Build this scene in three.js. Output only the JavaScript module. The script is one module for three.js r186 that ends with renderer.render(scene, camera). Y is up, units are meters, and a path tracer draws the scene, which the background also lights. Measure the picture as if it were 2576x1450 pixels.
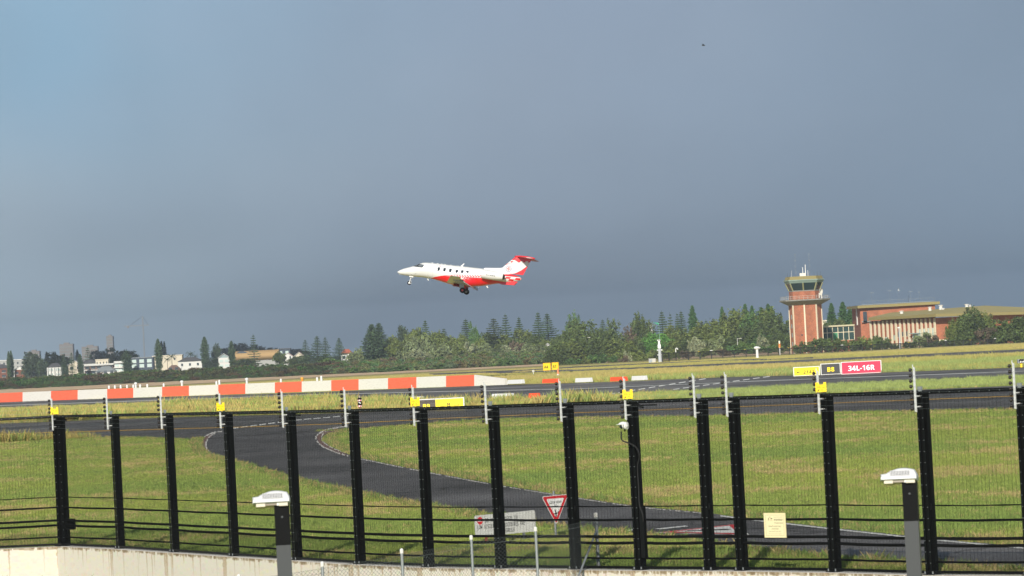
import * as THREE from 'three';
import { mergeGeometries } from 'three/addons/utils/BufferGeometryUtils.js';

// ---------------------------------------------------------------- camera, sky, sun, exposure
const EYE = 4.25, FOCAL = 8500, RW = 2576, RH = 1450;            // reading scale of the photograph: 2576 x 1450
const ROLL = -2.9 * Math.PI / 180, PITCH = Math.atan(145 / FOCAL);
const scene = new THREE.Scene();
const camera = new THREE.PerspectiveCamera(2 * Math.atan(RH / 2 / FOCAL) * 180 / Math.PI, RW / RH, 0.5, 30000);
camera.position.set(0, EYE, 0);
camera.rotation.order = 'YXZ';
camera.rotation.set(PITCH, 0, ROLL);
camera.focus = 380; camera.userData.fStop = 9;
camera.updateMatrixWorld(true);
const renderer = new THREE.WebGLRenderer({ antialias: true });
renderer.toneMapping = THREE.LinearToneMapping;
renderer.toneMappingExposure = 1.45;
renderer.shadowMap.enabled = true;

const sun = new THREE.DirectionalLight(new THREE.Color().setRGB(1, 0.93, 0.82), 4.0);
const SUNDIR = new THREE.Vector3(-0.16, 0.5, 1).normalize();
sun.position.copy(SUNDIR).multiplyScalar(400).add(new THREE.Vector3(0, 0, -150));
sun.target.position.set(0, 0, -150); scene.add(sun.target);
sun.castShadow = true; sun.shadow.radius = 1; sun.shadow.mapSize.set(4096, 4096);
Object.assign(sun.shadow.camera, { left: -120, right: 120, top: 120, bottom: -120, near: 1, far: 2500 });
scene.add(sun);

const s2l = (c) => { c /= 255; return c <= 0.04045 ? c / 12.92 : Math.pow((c + 0.055) / 1.055, 2.4); };
const sm = (a, b, x) => { const t = Math.min(1, Math.max(0, (x - a) / (b - a))); return t * t * (3 - 2 * t); };
const lerp = (a, b, t) => a + (b - a) * t;
function rng(seed) { let s = seed >>> 0; return () => { s = (s + 0x6D2B79F5) | 0; let t = Math.imul(s ^ (s >>> 15), 1 | s); t = (t + Math.imul(t ^ (t >>> 7), 61 | t)) ^ t; return ((t ^ (t >>> 14)) >>> 0) / 4294967296; }; }
function hash2(x, y, s) { let h = Math.imul(x, 374761393) + Math.imul(y, 668265263) + Math.imul(s, 974634777); h = Math.imul(h ^ (h >>> 13), 1274126177); return ((h ^ (h >>> 16)) >>> 0) / 4294967296; }
function vnoise(x, y, p, s) {      // value noise with period p
  const xi = Math.floor(x), yi = Math.floor(y), fx = x - xi, fy = y - yi, m = (a) => ((a % p) + p) % p;
  const u = fx * fx * (3 - 2 * fx), v = fy * fy * (3 - 2 * fy), x0 = m(xi), x1 = m(xi + 1), y0 = m(yi), y1 = m(yi + 1);
  return lerp(lerp(hash2(x0, y0, s), hash2(x1, y0, s), u), lerp(hash2(x0, y1, s), hash2(x1, y1, s), u), v);
}
function fbm(u, v, p, oct, s) { let a = 0, w = 0.5, q = p, n = 0; for (let i = 0; i < oct; i++) { a += w * vnoise(u * q, v * q, q, s + i); n += w; w *= 0.5; q *= 2; } return a / n; }

{ // a rain front ahead, clearing to blue overhead and behind
  const W = 2048, H = 1024, d = new Float32Array(W * H * 4), K = 1 / renderer.toneMappingExposure;
  const tab = [ // elevation rows 0, 2.5, 6.5 deg; azimuth -9, 0, 9 deg
    [[180, 200, 213], [120, 136, 153], [96, 114, 130]],
    [[149, 169, 187], [139, 156, 175], [122, 142, 163]],
    [[147, 179, 203], [147, 165, 187], [133, 153, 174]]].map((r) => r.map((c) => c.map(s2l)));
  const zen = [150, 178, 212].map(s2l), back = [176, 196, 222].map(s2l);
  for (let j = 0; j < H; j++) for (let i = 0; i < W; i++) {
    const phi = ((i + 0.5) / W - 0.5) * 2 * Math.PI, el = ((j + 0.5) / H - 0.5) * 180;
    const dx = Math.cos(phi), dz = Math.sin(phi); let az = Math.atan2(dx, -dz) * 180 / Math.PI;
    const k = (j * W + i) * 4, e = Math.max(0, el);
    const n1 = fbm(i / W, j / H, 64, 4, 11) - 0.5, n2 = fbm(i / W + 0.3, j / H, 24, 5, 5) - 0.5;
    const a = Math.min(9, Math.max(-9, az + n1 * 5)), ee = Math.min(6.5, e + n2 * 2.2);
    const fa = (a + 9) / 9, ia = Math.min(1, Math.floor(fa)), ta = sm(0, 1, fa - ia);
    const fe = ee < 2.5 ? Math.max(0, ee) / 2.5 : 1 + (ee - 2.5) / 4, ie = Math.min(1, Math.floor(fe)), te = fe - ie;
    const up = sm(8, 55, e), rear = sm(40, 130, Math.abs(az)) * (1 - 0.4 * up);
    const wz = az + n1 * 3.2, we = e + n2 * 2.4, bl = (a0, e0, ra, re) => Math.exp(-(((wz - a0) / ra) ** 2) - ((we - e0) / re) ** 2);   // soft cloud masses
    const puff = bl(-9.2, 3.1, 1.5, 1.2) + 0.5 * bl(-4.2, 3.0, 2.6, 0.8) + 0.35 * bl(-1.2, 4.6, 1.8, 0.9) + 0.3 * bl(3.4, 5.4, 1.6, 0.7), dark = bl(-7.2, 2.0, 1.9, 0.5) + 0.6 * bl(1.5, 3.6, 2.8, 0.8) + 0.7 * bl(6.5, 2.2, 3.4, 1.2), blue = bl(-8.2, 5.0, 1.7, 1.3);
    const wisp = fbm(i / W * 3, j / H, 96, 4, 41) - 0.5, cl = 1 + n1 * 0.16 + n2 * 0.14 + wisp * 0.07 + 0.07 * puff - 0.08 * dark, tint = [1 + 0.05 * puff - 0.07 * blue, 1 + 0.01 * puff + 0.01 * blue, 1 - 0.03 * puff + 0.04 * blue];
    for (let c = 0; c < 3; c++) {
      let v = lerp(lerp(tab[ie][ia][c], tab[ie][ia + 1][c], ta), lerp(tab[ie + 1][ia][c], tab[ie + 1][ia + 1][c], ta), te);
      v = lerp(lerp(v, zen[c], up), back[c], rear);
      d[k + c] = v * K * cl * tint[c];
    }
    d[k + 3] = 1;
  }
  const sky = new THREE.DataTexture(d, W, H, THREE.RGBAFormat, THREE.FloatType);
  sky.mapping = THREE.EquirectangularReflectionMapping; sky.magFilter = THREE.LinearFilter; sky.needsUpdate = true;
  scene.background = sky; scene.environment = sky;
}
scene.fog = new THREE.FogExp2(new THREE.Color().setRGB(0.74, 0.86, 1.0), 0.00008);

// ---------------------------------------------------------------- helpers
const V3 = THREE.Vector3;
const KN = [[0, 0], [150, 0], [280, 0.3], [400, 0.6], [470, 0.6], [600, -0.4], [800, -1.5], [1164, -3.42], [1210, -3.6], [1500, -4.4], [9000, -4.4]];
function gy(D) { for (let i = 1; i < KN.length; i++) if (D <= KN[i][0]) { const [a, b] = KN[i - 1], [c, e] = KN[i]; return b + (e - b) * (D - a) / (c - a); } return -4.4; }
function dirOf(px, py) { return new V3((px - RW / 2) / FOCAL, -(py - RH / 2) / FOCAL, -1).applyQuaternion(camera.quaternion); }
function At(px, py, D) { const d = dirOf(px, py); return d.multiplyScalar(D / -d.z).add(camera.position); }
function Gd(px, py, off = 0) {            // pixel -> point on the airfield
  const d = dirOf(px, py); d.multiplyScalar(1 / -d.z);
  for (let i = 1; i < KN.length; i++) {
    const [a, b] = KN[i - 1], [c, e] = KN[i], m = (e - b) / (c - a);
    const D = (b - m * a + off - EYE) / (d.y - m);
    if (D >= a - 1e-6 && D <= c + 1e-6 && D > 0) return new V3(d.x * D, EYE + d.y * D, -D);
  }
  return At(px, py, 1200);
}
const G2 = (px, py) => { const p = Gd(px, py); return [p.x, -p.z]; };
const poly = (list) => list.map(([a, b]) => G2(a, b));
const used = new Map();
function uniq(n) { const k = used.get(n) ?? 0; used.set(n, k + 1); return k ? `${n}_${String(k).padStart(3, '0')}` : n; }
function thing(name, label, category, pos = [0, 0, 0], turn = 0, group) {
  const o = new THREE.Group(); o.name = uniq(name); o.position.set(...pos); o.rotation.y = turn;
  o.userData = { label, category }; if (group) o.userData.group = group; scene.add(o); return o;
}
function shadows(o) { o.castShadow = true; o.receiveShadow = true; return o; }
function part(parent, name, geo, mat, label) {
  const m = shadows(new THREE.Mesh(Array.isArray(geo) ? mergeGeometries(geo.map(plain)) : geo, mat)); m.name = name;
  if (label) m.userData.label = label; parent.add(m); return m;
}
function plain(g) { g = g.index ? g.toNonIndexed() : g; for (const k of Object.keys(g.attributes)) if (!['position', 'normal', 'uv'].includes(k)) g.deleteAttribute(k); if (!g.attributes.normal) g.computeVertexNormals(); if (!g.attributes.uv) g.setAttribute('uv', new THREE.BufferAttribute(new Float32Array(g.attributes.position.count * 2), 2)); return g; }
function solo(name, geo, mat, label, category, group) {
  const m = shadows(new THREE.Mesh(Array.isArray(geo) ? mergeGeometries(geo.map(plain)) : geo, mat)); m.name = uniq(name);
  m.userData = { label, category }; if (group) m.userData.group = group; scene.add(m); return m;
}
function struct(name, geo, mat, label) { const m = shadows(new THREE.Mesh(geo, mat)); m.name = uniq(name); m.userData = { kind: 'structure', label, category: name.replace(/_/g, ' ').split(' ').slice(-2).join(' ') }; scene.add(m); return m; }
function copyOf(o, label, group) { const c = o.clone(); c.name = uniq(o.name.replace(/_\d{3}$/, '')); c.userData = { ...o.userData }; if (label) c.userData.label = label; if (group) c.userData.group = group; scene.add(c); return c; }
const box = (w, h, d, x = 0, y = 0, z = 0, ry = 0) => { const g = new THREE.BoxGeometry(w, h, d); if (ry) g.rotateY(ry); return g.translate(x, y, z); };
const cyl = (r1, r2, h, x = 0, y = 0, z = 0, n = 12) => new THREE.CylinderGeometry(r1, r2, h, n).translate(x, y, z);
function rod(a, b, r, n = 6, r2 = r) {      // cylinder between two points
  a = new V3(...(a.isVector3 ? a.toArray() : a)); b = new V3(...(b.isVector3 ? b.toArray() : b));
  const d = b.clone().sub(a), L = d.length(); const g = new THREE.CylinderGeometry(r2, r, L, n, 1);
  g.applyQuaternion(new THREE.Quaternion().setFromUnitVectors(new V3(0, 1, 0), d.normalize())); return g.translate((a.x + b.x) / 2, (a.y + b.y) / 2, (a.z + b.z) / 2);
}
function tris(pos, uv) { const g = new THREE.BufferGeometry(); g.setAttribute('position', new THREE.BufferAttribute(new Float32Array(pos), 3)); g.setAttribute('uv', new THREE.BufferAttribute(new Float32Array(uv ?? new Array(pos.length / 3 * 2).fill(0)), 2)); g.computeVertexNormals(); return g; }
const quad = (a, b, c, d) => [...a, ...b, ...c, ...a, ...c, ...d];
const lin = (r, g, b) => new THREE.Color().setRGB(r, g, b);
const hex = (h) => new THREE.Color(h);
const mat = (color, roughness = 0.7, metalness = 0, extra = {}) => new THREE.MeshStandardMaterial({ color, roughness, metalness, ...extra });
function clipD(pts, lo, hi) {               // polygon in (x, D) cut to lo <= D <= hi
  const half = (p, keep, at) => { const o = []; for (let i = 0; i < p.length; i++) { const a = p[i], b = p[(i + 1) % p.length], ka = keep(a), kb = keep(b); if (ka) o.push(a); if (ka !== kb) { const t = (at - a[1]) / (b[1] - a[1]); o.push([a[0] + (b[0] - a[0]) * t, at]); } } return o; };
  let p = half(pts, (q) => q[1] >= lo, lo); if (p.length) p = half(p, (q) => q[1] <= hi, hi); return p;
}
function sheet(pts, off = 0, yOf = gy, knots = KN) {   // a sheet that lies on the airfield, uv in metres
  const P = [], U = [];
  for (let i = 1; i < knots.length; i++) {
    const c = clipD(pts, knots[i - 1][0], knots[i][0]); if (c.length < 3) continue;
    const q = c.filter((a, k) => { const b = c[(k + 1) % c.length]; return Math.hypot(a[0] - b[0], a[1] - b[1]) > 1e-5; }); if (q.length < 3) continue;
    const v2 = q.map((a) => new THREE.Vector2(a[0], a[1])); if (THREE.ShapeUtils.isClockWise(v2)) v2.reverse();
    for (const f of THREE.ShapeUtils.triangulateShape(v2, [])) for (const k of f) { const a = v2[k]; P.push(a.x, yOf(a.y, a.x) + off, -a.y); U.push(a.x, a.y); }
  }
  return tris(P, U);
}
function ribbon(pts, w) {                   // a stripe of width w along points [x, D]
  const L = [], R = [];
  pts.forEach((p, i) => { const a = pts[Math.max(0, i - 1)], b = pts[Math.min(pts.length - 1, i + 1)]; const dx = b[0] - a[0], dy = b[1] - a[1], l = Math.hypot(dx, dy) || 1; L.push([p[0] - dy / l * w / 2, p[1] + dx / l * w / 2]); R.push([p[0] + dy / l * w / 2, p[1] - dx / l * w / 2]); });
  return [...L, ...R.reverse()];
}
function curve(list, n) { const c = new THREE.CatmullRomCurve3(list.map(([a, b]) => new V3(a, 0, b))); return c.getSpacedPoints(n).map((p) => [p.x, p.z]); }
function pxRibbon(pts, t) { const L = [], R = []; pts.forEach((p, i) => { const a = pts[Math.max(0, i - 1)], b = pts[Math.min(pts.length - 1, i + 1)], dx = b[0] - a[0], dy = b[1] - a[1], l = Math.hypot(dx, dy) || 1, w = Array.isArray(t) ? t[i] : t; L.push([p[0] - dy / l * w / 2, p[1] + dx / l * w / 2]); R.push([p[0] + dy / l * w / 2, p[1] - dx / l * w / 2]); }); return poly([...L, ...R.reverse()]); }
function inside(p, pg) { let c = false; for (let i = 0, j = pg.length - 1; i < pg.length; j = i++) { const a = pg[i], b = pg[j]; if ((a[1] > p[1]) !== (b[1] > p[1]) && p[0] < (b[0] - a[0]) * (p[1] - a[1]) / (b[1] - a[1]) + a[0]) c = !c; } return c; }
function dataTex(n, fn, srgb = true) {
  const d = new Uint8Array(n * n * 4);
  for (let j = 0; j < n; j++) for (let i = 0; i < n; i++) { const c = fn(i / n, j / n), k = (j * n + i) * 4; for (let q = 0; q < 3; q++) d[k + q] = Math.max(0, Math.min(255, c[q])); d[k + 3] = 255; }
  const t = new THREE.DataTexture(d, n, n, THREE.RGBAFormat); t.wrapS = t.wrapT = THREE.RepeatWrapping; t.magFilter = THREE.LinearFilter; t.minFilter = THREE.LinearMipmapLinearFilter; t.generateMipmaps = true; if (srgb) t.colorSpace = THREE.SRGBColorSpace; t.needsUpdate = true; return t;
}
const tile = (t, m, my = m) => { const c = t.clone(); c.repeat.set(1 / m, 1 / my); c.needsUpdate = true; return c; };
function canvasTex(w, h, draw) { const c = document.createElement('canvas'); c.width = w; c.height = h; draw(c.getContext('2d'), w, h); const t = new THREE.CanvasTexture(c); t.colorSpace = THREE.SRGBColorSpace; t.anisotropy = 8; return t; }
const mix3 = (a, b, t) => [lerp(a[0], b[0], t), lerp(a[1], b[1], t), lerp(a[2], b[2], t)];

// ---------------------------------------------------------------- surfaces
const T = {};
T.lawn = dataTex(1024, (u, v) => {
  const big = fbm(u, v, 5, 4, 21), mid = fbm(u, v, 11, 4, 31), fine = vnoise(u * 512, v * 512, 512, 3), gr = vnoise(u * 170, v * 340, 170, 9);
  let c = mix3([124, 140, 52], [162, 162, 82], sm(0.3, 0.7, big));
  c = mix3(c, [190, 166, 104], sm(0.5, 0.66, mid) * 0.6 * sm(0.3, 0.55, big));
  c = mix3(c, [100, 130, 44], sm(0.55, 0.75, fbm(u + 0.5, v, 9, 3, 77)) * 0.4);
  const k = 0.82 + 0.26 * fine + 0.12 * (gr - 0.5); return [c[0] * k, c[1] * k, c[2] * k];
});
T.rough = dataTex(512, (u, v) => { const b = fbm(u, v, 6, 4, 5), f = vnoise(u * 256, v * 256, 256, 8); const c = mix3([148, 146, 72], [176, 158, 96], b); const k = 0.8 + 0.3 * f; return [c[0] * k, c[1] * k, c[2] * k]; });
T.asphalt = dataTex(1024, (u, v) => { const b = fbm(u, v, 4, 5, 61), f = vnoise(u * 512, v * 512, 512, 4), s = fbm(u, v * 0.25, 16, 3, 19), cr = fbm(u, v, 5, 5, 91), pt = vnoise(u * 7, v * 7, 7, 55) > 0.72 ? -8 : 0, crack = Math.abs(cr - 0.5) < 0.007 ? -22 : 0; const k = 88 + 26 * (b - 0.5) * 2 + 16 * (s - 0.5) + 24 * (f - 0.5) + pt + crack; return [k * 1.02, k, k * 0.99]; });
T.concrete = dataTex(512, (u, v) => { const b = fbm(u, v, 6, 5, 41), f = vnoise(u * 256, v * 256, 256, 2); const k = 0.9 + 0.14 * (b - 0.5) + 0.06 * (f - 0.5); return [228 * k, 220 * k, 204 * k]; });
T.sand = dataTex(256, (u, v) => { const b = fbm(u, v, 8, 4, 14); const k = 0.85 + 0.3 * b; return [186 * k, 160 * k, 128 * k]; });
T.scrub = dataTex(256, (u, v) => { const b = fbm(u, v, 12, 4, 24), f = vnoise(u * 128, v * 128, 128, 6); const c = mix3([52, 66, 36], [92, 96, 56], b); const k = 0.75 + 0.5 * f; return [c[0] * k, c[1] * k, c[2] * k]; });
T.brick = dataTex(512, (u, v) => { const rows = 64, r = Math.floor(v * rows), x = u * 24 + (r % 2) * 0.5, fy = v * rows - r, fx = x - Math.floor(x); const h = hash2(Math.floor(x) % 24, r, 5), b = fbm(u, v, 4, 4, 3); if (fy < 0.12 || fx < 0.05) return [140, 104, 84]; const k = 0.8 + 0.22 * h + 0.2 * (b - 0.5) * 2; return [170 * k, 103 * k, 73 * k]; });
T.grain = dataTex(256, (u, v) => { const k = 200 + 50 * (fbm(u, v, 16, 4, 9) - 0.5) + 26 * (vnoise(u * 128, v * 128, 128, 7) - 0.5); return [k, k, k]; });
T.sheen = dataTex(256, (u, v) => { const k = 150 + 190 * (fbm(u, v, 4, 4, 71) - 0.5); return [k, k, k]; }, false);
const M = {
  lawn: new THREE.MeshStandardMaterial({ map: tile(T.lawn, 46), roughness: 1, bumpMap: tile(T.lawn, 46), bumpScale: 0.03 }),
  rough: new THREE.MeshStandardMaterial({ map: tile(T.rough, 28), roughness: 1 }),
  asphalt: new THREE.MeshPhysicalMaterial({ map: tile(T.asphalt, 30), roughness: 0.95, specularIntensity: 0.3 }),
  asphaltOld: new THREE.MeshPhysicalMaterial({ map: tile(T.asphalt, 44), color: lin(1, 0.98, 0.96), roughness: 1, roughnessMap: tile(T.sheen, 70, 30), specularIntensity: 0.6 }),
  paint: mat(hex('#d0cec6'), 0.6), paintYellow: mat(hex('#d8a530'), 0.6), paintRed: mat(hex('#b5242c'), 0.6), paintBlack: mat(hex('#20201f'), 0.7),
  kerbPaint: mat(hex('#c4beb4'), 0.8), rustPaint: mat(hex('#6d5148'), 0.9),
  sand: new THREE.MeshStandardMaterial({ map: tile(T.sand, 40), roughness: 1 }), scrub: new THREE.MeshStandardMaterial({ map: tile(T.scrub, 30), roughness: 1 }),
  concrete: new THREE.MeshStandardMaterial({ map: tile(T.concrete, 3), roughness: 0.85 }),
  black: new THREE.MeshPhysicalMaterial({ color: hex('#0a0b0c'), roughness: 0.45, specularIntensity: 0.35 }), blackMatt: new THREE.MeshPhysicalMaterial({ color: hex('#0e0f10'), roughness: 0.7, specularIntensity: 0.3 }), galv: mat(hex('#8f9496'), 0.55, 0.5), galvDull: mat(hex('#84898b'), 0.6, 0.3), chain: mat(hex('#5c6163'), 0.6, 0.4), white: mat(hex('#d2d2ce'), 0.5), whiteRough: mat(hex('#cbc9c2'), 0.8),
  yellow: mat(hex('#f2c512'), 0.5), steel: mat(hex('#8d9194'), 0.4, 0.8), rubber: mat(hex('#161617'), 0.85), rubberBrown: mat(hex('#1d1714'), 0.5),
  orange: mat(hex('#e8542c'), 0.7), grey: mat(hex('#7d8083'), 0.6), darkGrey: mat(hex('#3f4347'), 0.5), glassDark: mat(hex('#20272c'), 0.08),
};

// ---------------------------------------------------------------- line of the security fence: [px, py] of each post foot, all at height 0
const FOOT = [[156, 1374.5], [296.7, 1381], [433.5, 1390], [583, 1400], [741, 1410], [900, 1420], [1073, 1427.5], [1255, 1431], [1444, 1433], [1606.7, 1435], [1781.4, 1436], [1863, 1436.5], [2096, 1440], [2340, 1447]];
const LINE = FOOT.map(([a, b]) => G2(a, b)); LINE.unshift([-14.2, 81.4]); LINE.push([8.35, 56.2], [9.75, 54.6]);
const wallLine = [[-70, 84], [-40, 82.6], [-26, 81.9], ...LINE, [14, 50], [22, 44], [60, 28]];
const FH = 3.13;

// ---------------------------------------------------------------- ground
{
  const far = 1215;
  struct('ground', sheet([...wallLine, [900, 28], [900, far], [-900, far], [-900, 84]], -0.064), M.lawn, 'mown and rough grass airfield behind the black fence');
  // in front of the wall: lower ground, and the mound the picture is taken from
  const kf = [[-400, 2.6], [7, 2.6], [24, -0.72], [100, -0.72]], yf = (D) => { for (let i = 1; i < 4; i++) if (D <= kf[i][0]) { const t = (D - kf[i - 1][0]) / (kf[i][0] - kf[i - 1][0]); return lerp(kf[i - 1][1], kf[i][1], t); } return -0.72; };
  struct('ground', sheet([[-300, -400], [300, -400], [300, 28], ...wallLine.slice().reverse(), [-300, 84]], 0, yf, kf), M.lawn, 'low grass ground in front of the concrete wall');
}
// shore terrain beyond the airfield
const SH = [[-420, 1665], [-300, 1635], [-200, 1580], [-90, 1505], [-20, 1465], [60, 1500], [140, 1330], [420, 1300]];
function shore(x) { if (x <= SH[0][0]) return SH[0][1]; for (let i = 1; i < SH.length; i++) if (x <= SH[i][0]) { const t = (x - SH[i - 1][0]) / (SH[i][0] - SH[i - 1][0]); return lerp(SH[i - 1][1], SH[i][1], sm(0, 1, t)); } return SH[SH.length - 1][1]; }
function ty(x, D) {
  if (D < 1205) return gy(D);
  const S = shore(x) + 26 * (fbm(x / 160 + 7, 0.3, 8, 3, 12) - 0.5), right = sm(20, 110, x);
  const beach = lerp(-3.6, -5.0, sm(1205, 1300, D)) + 0.5 * sm(S - 150, S, D), dune = sm(S, S + 95, D) * (2.3 + 0.9 * fbm(x / 300 + 5, D / 300, 16, 3, 4));
  return lerp(beach + dune, lerp(-3.6, -2.2, sm(1205, 1500, D)), right) + (D > S + 120 ? 0.002 * Math.min(900, D - S - 120) : 0);
}
{
  const P = [], U = [], xs = [], ds = [];
  for (let x = -1500; x <= 1500; x += Math.abs(x) < 400 ? 6 : 60) xs.push(x);
  for (let D = 1205; D < 2170; D += 8) ds.push(D); for (let D = 2200; D <= 9900; D += 400) ds.push(D);
  for (let i = 1; i < xs.length; i++) for (let j = 1; j < ds.length; j++) {
    const p = [[xs[i - 1], ds[j - 1]], [xs[i], ds[j - 1]], [xs[i], ds[j]], [xs[i - 1], ds[j]]];
    for (const k of [0, 1, 2, 0, 2, 3]) { P.push(p[k][0], ty(p[k][0], p[k][1]) - 0.06, -p[k][1]); U.push(...p[k]); }
  }
  struct('terrain', tris(P, U), M.scrub, 'scrub covered land along the shore behind the airfield');
  const Q = [], W = [];
  for (let i = 1; i < xs.length; i++) for (let j = 1; j < ds.length; j++) {
    if (xs[i] > 118 || ds[j - 1] > shore(xs[i - 1]) + 26 * (fbm(xs[i - 1] / 160 + 7, 0.3, 8, 3, 12) - 0.5) + 6 * fbm(xs[i] / 40 + 3, ds[j] / 40, 16, 2, 3) || ds[j] > 2100) continue;
    const p = [[xs[i - 1], ds[j - 1]], [xs[i], ds[j - 1]], [xs[i], ds[j]], [xs[i - 1], ds[j]]];
    for (const k of [0, 1, 2, 0, 2, 3]) { Q.push(p[k][0], ty(p[k][0], p[k][1]) + 0.06, -p[k][1]); W.push(...p[k]); }
  }
  struct('beach', tris(Q, W), M.sand, 'pale sand beach behind the red and white wall');
}
// ---------------------------------------------------------------- pavements
const TAXI = poly([[-200, 1073], [0, 1065], [250, 1055], [500, 1047], [740, 1041], [900, 1036], [1100, 1026], [1440, 1013], [2000, 992], [2576, 968], [2800, 958], [2800, 1018], [2568, 1026], [2136, 1034], [1747, 1045], [1430, 1048], [1229, 1053], [1050, 1064], [900, 1078], [700, 1088], [473, 1104], [412, 1101], [299, 1098], [166, 1100], [0, 1110], [-200, 1118]]);
const ROAD = poly([[700, 1086], [880, 1081], [835, 1090], [815, 1098], [812, 1106], [832, 1120], [860, 1134], [905, 1149], [1060, 1180], [1240, 1213], [1440, 1245], [1600, 1268], [1780, 1285], [1880, 1299], [2090, 1321], [2340, 1347], [2576, 1369], [2750, 1385], [2750, 1447], [2576, 1427], [2136, 1399], [1878, 1370], [1756, 1356], [1633, 1339], [1543, 1332], [1424, 1322], [1351, 1314], [1232, 1292], [1146, 1278], [1053, 1264], [980, 1251], [907, 1236], [742, 1200], [613, 1164], [560, 1149], [523, 1139], [504, 1120], [508, 1103], [545, 1090]]);
const UPPER = poly([[-200, 1022], [0, 1011], [410, 998], [762, 987], [1126, 973], [1275, 967], [1440, 963], [1570, 959], [1800, 949], [2100, 940.5], [2576, 923], [2800, 915], [2800, 940], [2576, 949], [2000, 974], [1600, 993], [1440, 1008], [1193, 1018], [1032, 1017], [763, 1010], [537, 1014], [268, 1025], [0, 1034], [-200, 1042]]);
struct('meadow', sheet([...poly([[-400, 1052], [-200, 1026], [0, 1011], [1275, 967], [1440, 963], [1570, 959], [1800, 949], [2100, 940.5], [2576, 923], [3000, 907]]), [500, 420], [900, 800], [900, 1200], [-900, 1200], [-900, 500]], -0.06), M.rough, 'long yellow green meadow beyond the far taxiway');
struct('meadow', sheet(poly([[-200, 1035], [268, 1016], [763, 1000], [1440, 1000], [1440, 1014], [1100, 1027], [740, 1042], [500, 1048], [250, 1056], [0, 1066], [-200, 1074]]), -0.06), M.rough, 'dry grass ground of the strip between the taxiways');
struct('taxiway', sheet(TAXI, -0.052), M.asphaltOld, 'dark asphalt taxiway crossing behind the fence');
struct('service_road', sheet(ROAD, -0.056), M.asphalt, 'dark asphalt service road curving down from the taxiway');
struct('taxiway', sheet(UPPER, -0.056), M.asphaltOld, 'far asphalt taxiway along the foot of the painted wall');
const RUNWAY = poly([[1090, 941.5], [1258, 936], [1446, 930], [1635, 922.5], [1884, 911], [2576, 878], [2850, 863], [2850, 873], [2576, 886], [1884, 916], [1635, 926], [1446, 933], [1258, 939], [1090, 944]]);
struct('runway', sheet(RUNWAY, -0.056), M.asphalt, 'thin dark strip of runway in the far grass');
const PERIM = poly([[1080, 940], [1320, 930], [1446, 922], [1635, 913.5], [1884, 903], [2046, 898], [2046, 901], [1884, 906.5], [1635, 917], [1446, 926.5], [1320, 934], [1080, 943]]);
struct('perimeter_road', sheet(PERIM, -0.056), M.asphalt, 'thin dark road at the foot of the far fence');
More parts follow.
